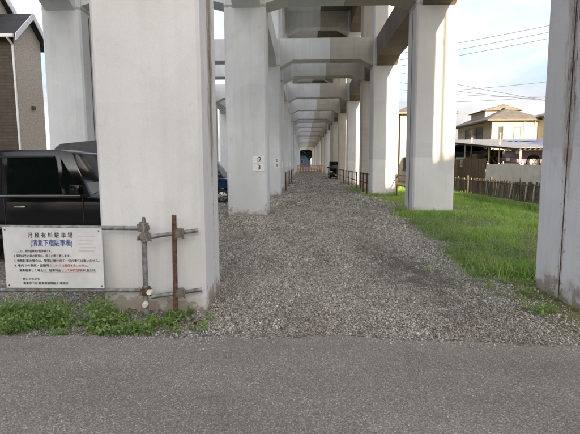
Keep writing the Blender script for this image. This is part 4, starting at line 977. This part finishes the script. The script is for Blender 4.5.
def blades(x, y, h, w, seed, bend=0.5):
    r = np.random.default_rng(seed); n = len(x)
    a = r.uniform(0, 2*np.pi, n); d = np.stack([np.cos(a), np.sin(a)], 1)
    t = r.uniform(0, 2*np.pi, n); l = np.stack([np.cos(t), np.sin(t)], 1)*(bend*h*r.uniform(0.1, 1.2, n))[:, None]
    z = np.zeros(n)
    b0 = np.stack([x - d[:, 0]*w, y - d[:, 1]*w, z], 1); b1 = np.stack([x + d[:, 0]*w, y + d[:, 1]*w, z], 1)
    m0 = np.stack([x + l[:, 0]*0.35 - d[:, 0]*w*0.8, y + l[:, 1]*0.35 - d[:, 1]*w*0.8, h*0.6], 1)
    m1 = np.stack([x + l[:, 0]*0.35 + d[:, 0]*w*0.8, y + l[:, 1]*0.35 + d[:, 1]*w*0.8, h*0.6], 1)
    tp = np.stack([x + l[:, 0], y + l[:, 1], h*0.98], 1)
    P = np.stack([b0, b1, m0, m1, tp], 1).reshape(-1, 3)
    F = (np.arange(n)[:, None, None]*5 + np.array([[0, 1, 3], [0, 3, 2], [2, 3, 4]])[None]).reshape(-1, 3)
    return P, F
def field(n, x0, x1, y0, y1, hmin, hmax, w, seed, clump=True):
    r = np.random.default_rng(seed)
    x = r.uniform(x0, x1, n); y = y0 + (y1 - y0)*r.random(n)**1.5
    c = 0.5 + 0.25*np.sin(x*2.3 + 1.3*np.sin(y*1.1)) + 0.25*np.sin(y*1.9 + 1.7*np.sin(x*1.6 + 2))
    lim = edge_x(y) + 0.10*np.sin(y*3.1) + 0.12*np.sin(y*7.7 + 1)
    dx = x - lim
    k = (dx > r.normal(0.05, 0.16, n)) & keep(x, y) & (r.random(n) < np.clip(1.7*c - 0.05, 0.12, 1)) & (r.random(n) < np.clip((y - 5.6)/1.6 + 0.15, 0.05, 1))
    x, y, c, dx = x[k], y[k], c[k], dx[k]
    h = (hmin + (hmax - hmin)*r.random(len(x))**1.6)*(0.18 + 1.15*c*c)*np.clip(0.45 + dx*0.7, 0.4, 1.25)
    return x, y, h, w*(0.7 + 0.6*r.random(len(x)))*(0.7 + y/16.0)
x, y, h, w = field(170000, 2.0, 8.3, 5.3, 29.0, 0.03, 0.16, 0.0042, 21)
P, F = blades(x, y, h, w, 3, 0.7)
# long tufts round the columns and the fence
tx, ty = [], []
for cx0, cy0, cnt, sp in ((3.35, 13.9, 1600, 0.25), (3.9, 13.85, 1600, 0.3), (4.4, 13.9, 1000, 0.25), (3.35, 22.2, 500, 0.25), (4.3, 22.2, 400, 0.25), (3.3, 25.9, 500, 0.4), (2.95, 6.6, 260, 0.3), (3.25, 28, 300, 0.4)):
    tx.append(rng.normal(cx0, sp, cnt)); ty.append(rng.normal(cy0, sp*0.6, cnt))
nf = 9000; fy = rng.uniform(15, 29, nf); tx.append(8.05 - 0.055*(fy - 15) + rng.normal(-0.12, 0.16, nf)); ty.append(fy)
tx, ty = np.concatenate(tx), np.concatenate(ty); kk = keep(tx, ty); tx, ty = tx[kk], ty[kk]
P2, F2 = blades(tx, ty, rng.uniform(0.06, 0.24, len(tx)), np.full(len(tx), 0.0075), 4, 0.6)
o = big_mesh('grass', np.concatenate([P, P2]), np.concatenate([F, F2 + len(P)]), M['grass']); tag(o, 'rough green grass on the verge between the right columns and the slat fence', 'grass')

def leaves(cx, cy, cz, size, seed, flat=0.6):
    r = np.random.default_rng(seed); n = len(cx)
    a = r.uniform(0, 2*np.pi, n); tilt = r.normal(0.25, flat, n)
    d = np.stack([np.cos(a)*np.cos(tilt), np.sin(a)*np.cos(tilt), np.sin(tilt)], 1); s = np.stack([-np.sin(a), np.cos(a), r.normal(0, 0.25, n)], 1)
    up = np.cross(d, s); p = np.stack([cx, cy, cz], 1); L_ = size[:, None]; W_ = L_*r.uniform(0.22, 0.38, n)[:, None]
    v = [p, p + d*L_*0.5 + s*W_ + up*L_*0.10, p + d*L_*0.45, p + d*L_*0.5 - s*W_ + up*L_*0.10, p + d*L_ - up*L_*0.12]
    P = np.stack(v, 1).reshape(-1, 3)
    F = (np.arange(n)[:, None, None]*5 + np.array([[0, 2, 1], [0, 3, 2], [1, 2, 4], [2, 3, 4]])[None]).reshape(-1, 3)
    return P, F
def weeds(plants, name, label, seed):
    r = np.random.default_rng(seed); X, Y, Z, S = [], [], [], []; sx, sy, sh = [], [], []
    for (px, py, hh, rad, cnt) in plants:
        t = r.random(cnt); ang = r.uniform(0, 2*np.pi, cnt); rr = rad*np.sqrt(r.random(cnt))*(0.5 + 0.6*t)
        X.append(px + rr*np.cos(ang)); Y.append(py + rr*np.sin(ang)*0.8); Z.append(0.01 + hh*t*(1 - 0.5*(rr/rad)**2)); S.append(r.uniform(0.014, 0.048, cnt))
        m = max(5, cnt//6); sx.append(px + r.normal(0, rad*0.5, m)); sy.append(py + r.normal(0, rad*0.4, m)); sh.append(hh*r.uniform(0.5, 1.1, m))
    X, Y, Z, S = map(np.concatenate, (X, Y, Z, S))
    P, F = leaves(X, Y, Z, S, seed)
    P2, F2 = blades(np.concatenate(sx), np.concatenate(sy), np.concatenate(sh), np.full(sum(map(len, sx)), 0.003), seed + 1, 0.6)
    o = big_mesh(name, np.concatenate([P, P2]), np.concatenate([F, F2 + len(P)]), M['weed']); tag(o, label, 'weeds'); return o
pl_ = []
r = random.Random(5)
for k in range(84):
    x = r.uniform(-3.7, -1.25); yv = r.uniform(4.16, 4.72)
    big = 1.0 if x < -2.3 else (0.7 if x < -1.7 else 0.45)
    dens = 0.5 + 0.5*math.sin(x*4.3 + 1.0)
    if r.random() > 0.30 + 0.55*dens: continue
    pl_.append((x, yv, r.uniform(0.06, 0.20)*big*(0.6 + 0.6*dens), r.uniform(0.06, 0.15)*big + 0.02, int(r.uniform(60, 170)*big)))
for x, yv, hh in ((-2.75, 4.5, 0.26), (-2.5, 4.42, 0.23), (-3.05, 4.55, 0.22), (-2.62, 4.62, 0.22), (-2.1, 4.6, 0.22), (-2.0, 4.45, 0.15)):
    pl_.append((x, yv, hh, 0.17, 260))
for k in range(170):
    x = r.uniform(-3.8, -1.2); yv = 4.14 + abs(r.gauss(0, 0.30))
    if yv > 4.82 or 0.5 + 0.5*math.sin(x*5.1 + 2*math.sin(yv*7)) < r.random()*0.9: continue
    pl_.append((x, yv, r.uniform(0.03, 0.24)*(1.15 if x < -2.0 else 0.55), r.uniform(0.03, 0.09), int(r.uniform(10, 34))))
for k in range(26):
    x = r.uniform(-3.7, -2.0); pl_.append((x, r.uniform(4.35, 4.75), r.uniform(0.22, 0.34), r.uniform(0.05, 0.10), int(r.uniform(30, 60))))
for k in range(46):
    pl_.append((r.uniform(-1.7, -0.95), 4.16 + abs(r.gauss(0.15, 0.22)), r.uniform(0.03, 0.12), r.uniform(0.03, 0.08), int(r.uniform(8, 26))))
pl_ = [q for q in pl_ if q[1] < 4.83]
weeds(pl_, 'weeds', 'leafy green weeds along the road edge below the white notice board', 9)
pr = []
for k in range(34):
    t = r.random(); pr.append((2.55 + r.uniform(-0.25, 0.42), 4.75 + 1.7*t, r.uniform(0.04, 0.14), r.uniform(0.05, 0.10), int(r.uniform(14, 40))))
for k in range(330):
    yv = 6.4 + 9*r.random()**1.3; pr.append((float(edge_x(yv)) + abs(r.gauss(0.5, 0.9)), yv, r.uniform(0.06, 0.17), r.uniform(0.1, 0.22), int(r.uniform(40, 90))))
for k in range(60):
    yv = r.uniform(15, 24); pr.append((8.0 - 0.055*(yv - 15) + r.uniform(-0.9, -0.1), yv, r.uniform(0.15, 0.4), r.uniform(0.15, 0.3), 60))
pr = [p for p in pr if keep(np.array([p[0]]), np.array([p[1]]))[0]]
weeds(pr, 'verge_weeds', 'broad leaved weeds scattered through the verge and at the foot of the near right column', 13)
sx_ = np.random.default_rng(91); n = 900; gy = 6.5 + 18*sx_.random(n)**1.4; gx_ = edge_x(gy) + np.abs(sx_.normal(0.4, 1.6, n)); kk = keep(gx_, gy) & (gx_ < 8); gx_, gy = gx_[kk], gy[kk]
P, F = blades(gx_, gy, sx_.uniform(0.15, 0.42, len(gx_)), np.full(len(gx_), 0.0035), 92, 0.5)
o = big_mesh('dry_stalks', P, F, M['straw']); tag(o, 'thin dry stalks standing up out of the green verge', 'stalks')
# dry leaves blown along the edges
n = 260; x = rng.uniform(-3.2, 3.0, n); y = 4.15 + np.abs(rng.normal(0.0, 0.5, n)); kk = keep(x, y); x, y = x[kk], y[kk]
x2 = rng.uniform(-2.1, -1.0, 160); y2 = rng.uniform(4.3, 4.84, 160); x, y = np.concatenate([x, x2]), np.concatenate([y, y2])
P, F = leaves(x, y, np.full(len(x), 0.03), rng.uniform(0.025, 0.06, len(x)), 31, 0.25)
o = big_mesh('fallen_leaves', P, F, M['leaf_dry']); tag(o, 'dry brown leaves lying along the gravel edge', 'fallen leaves')
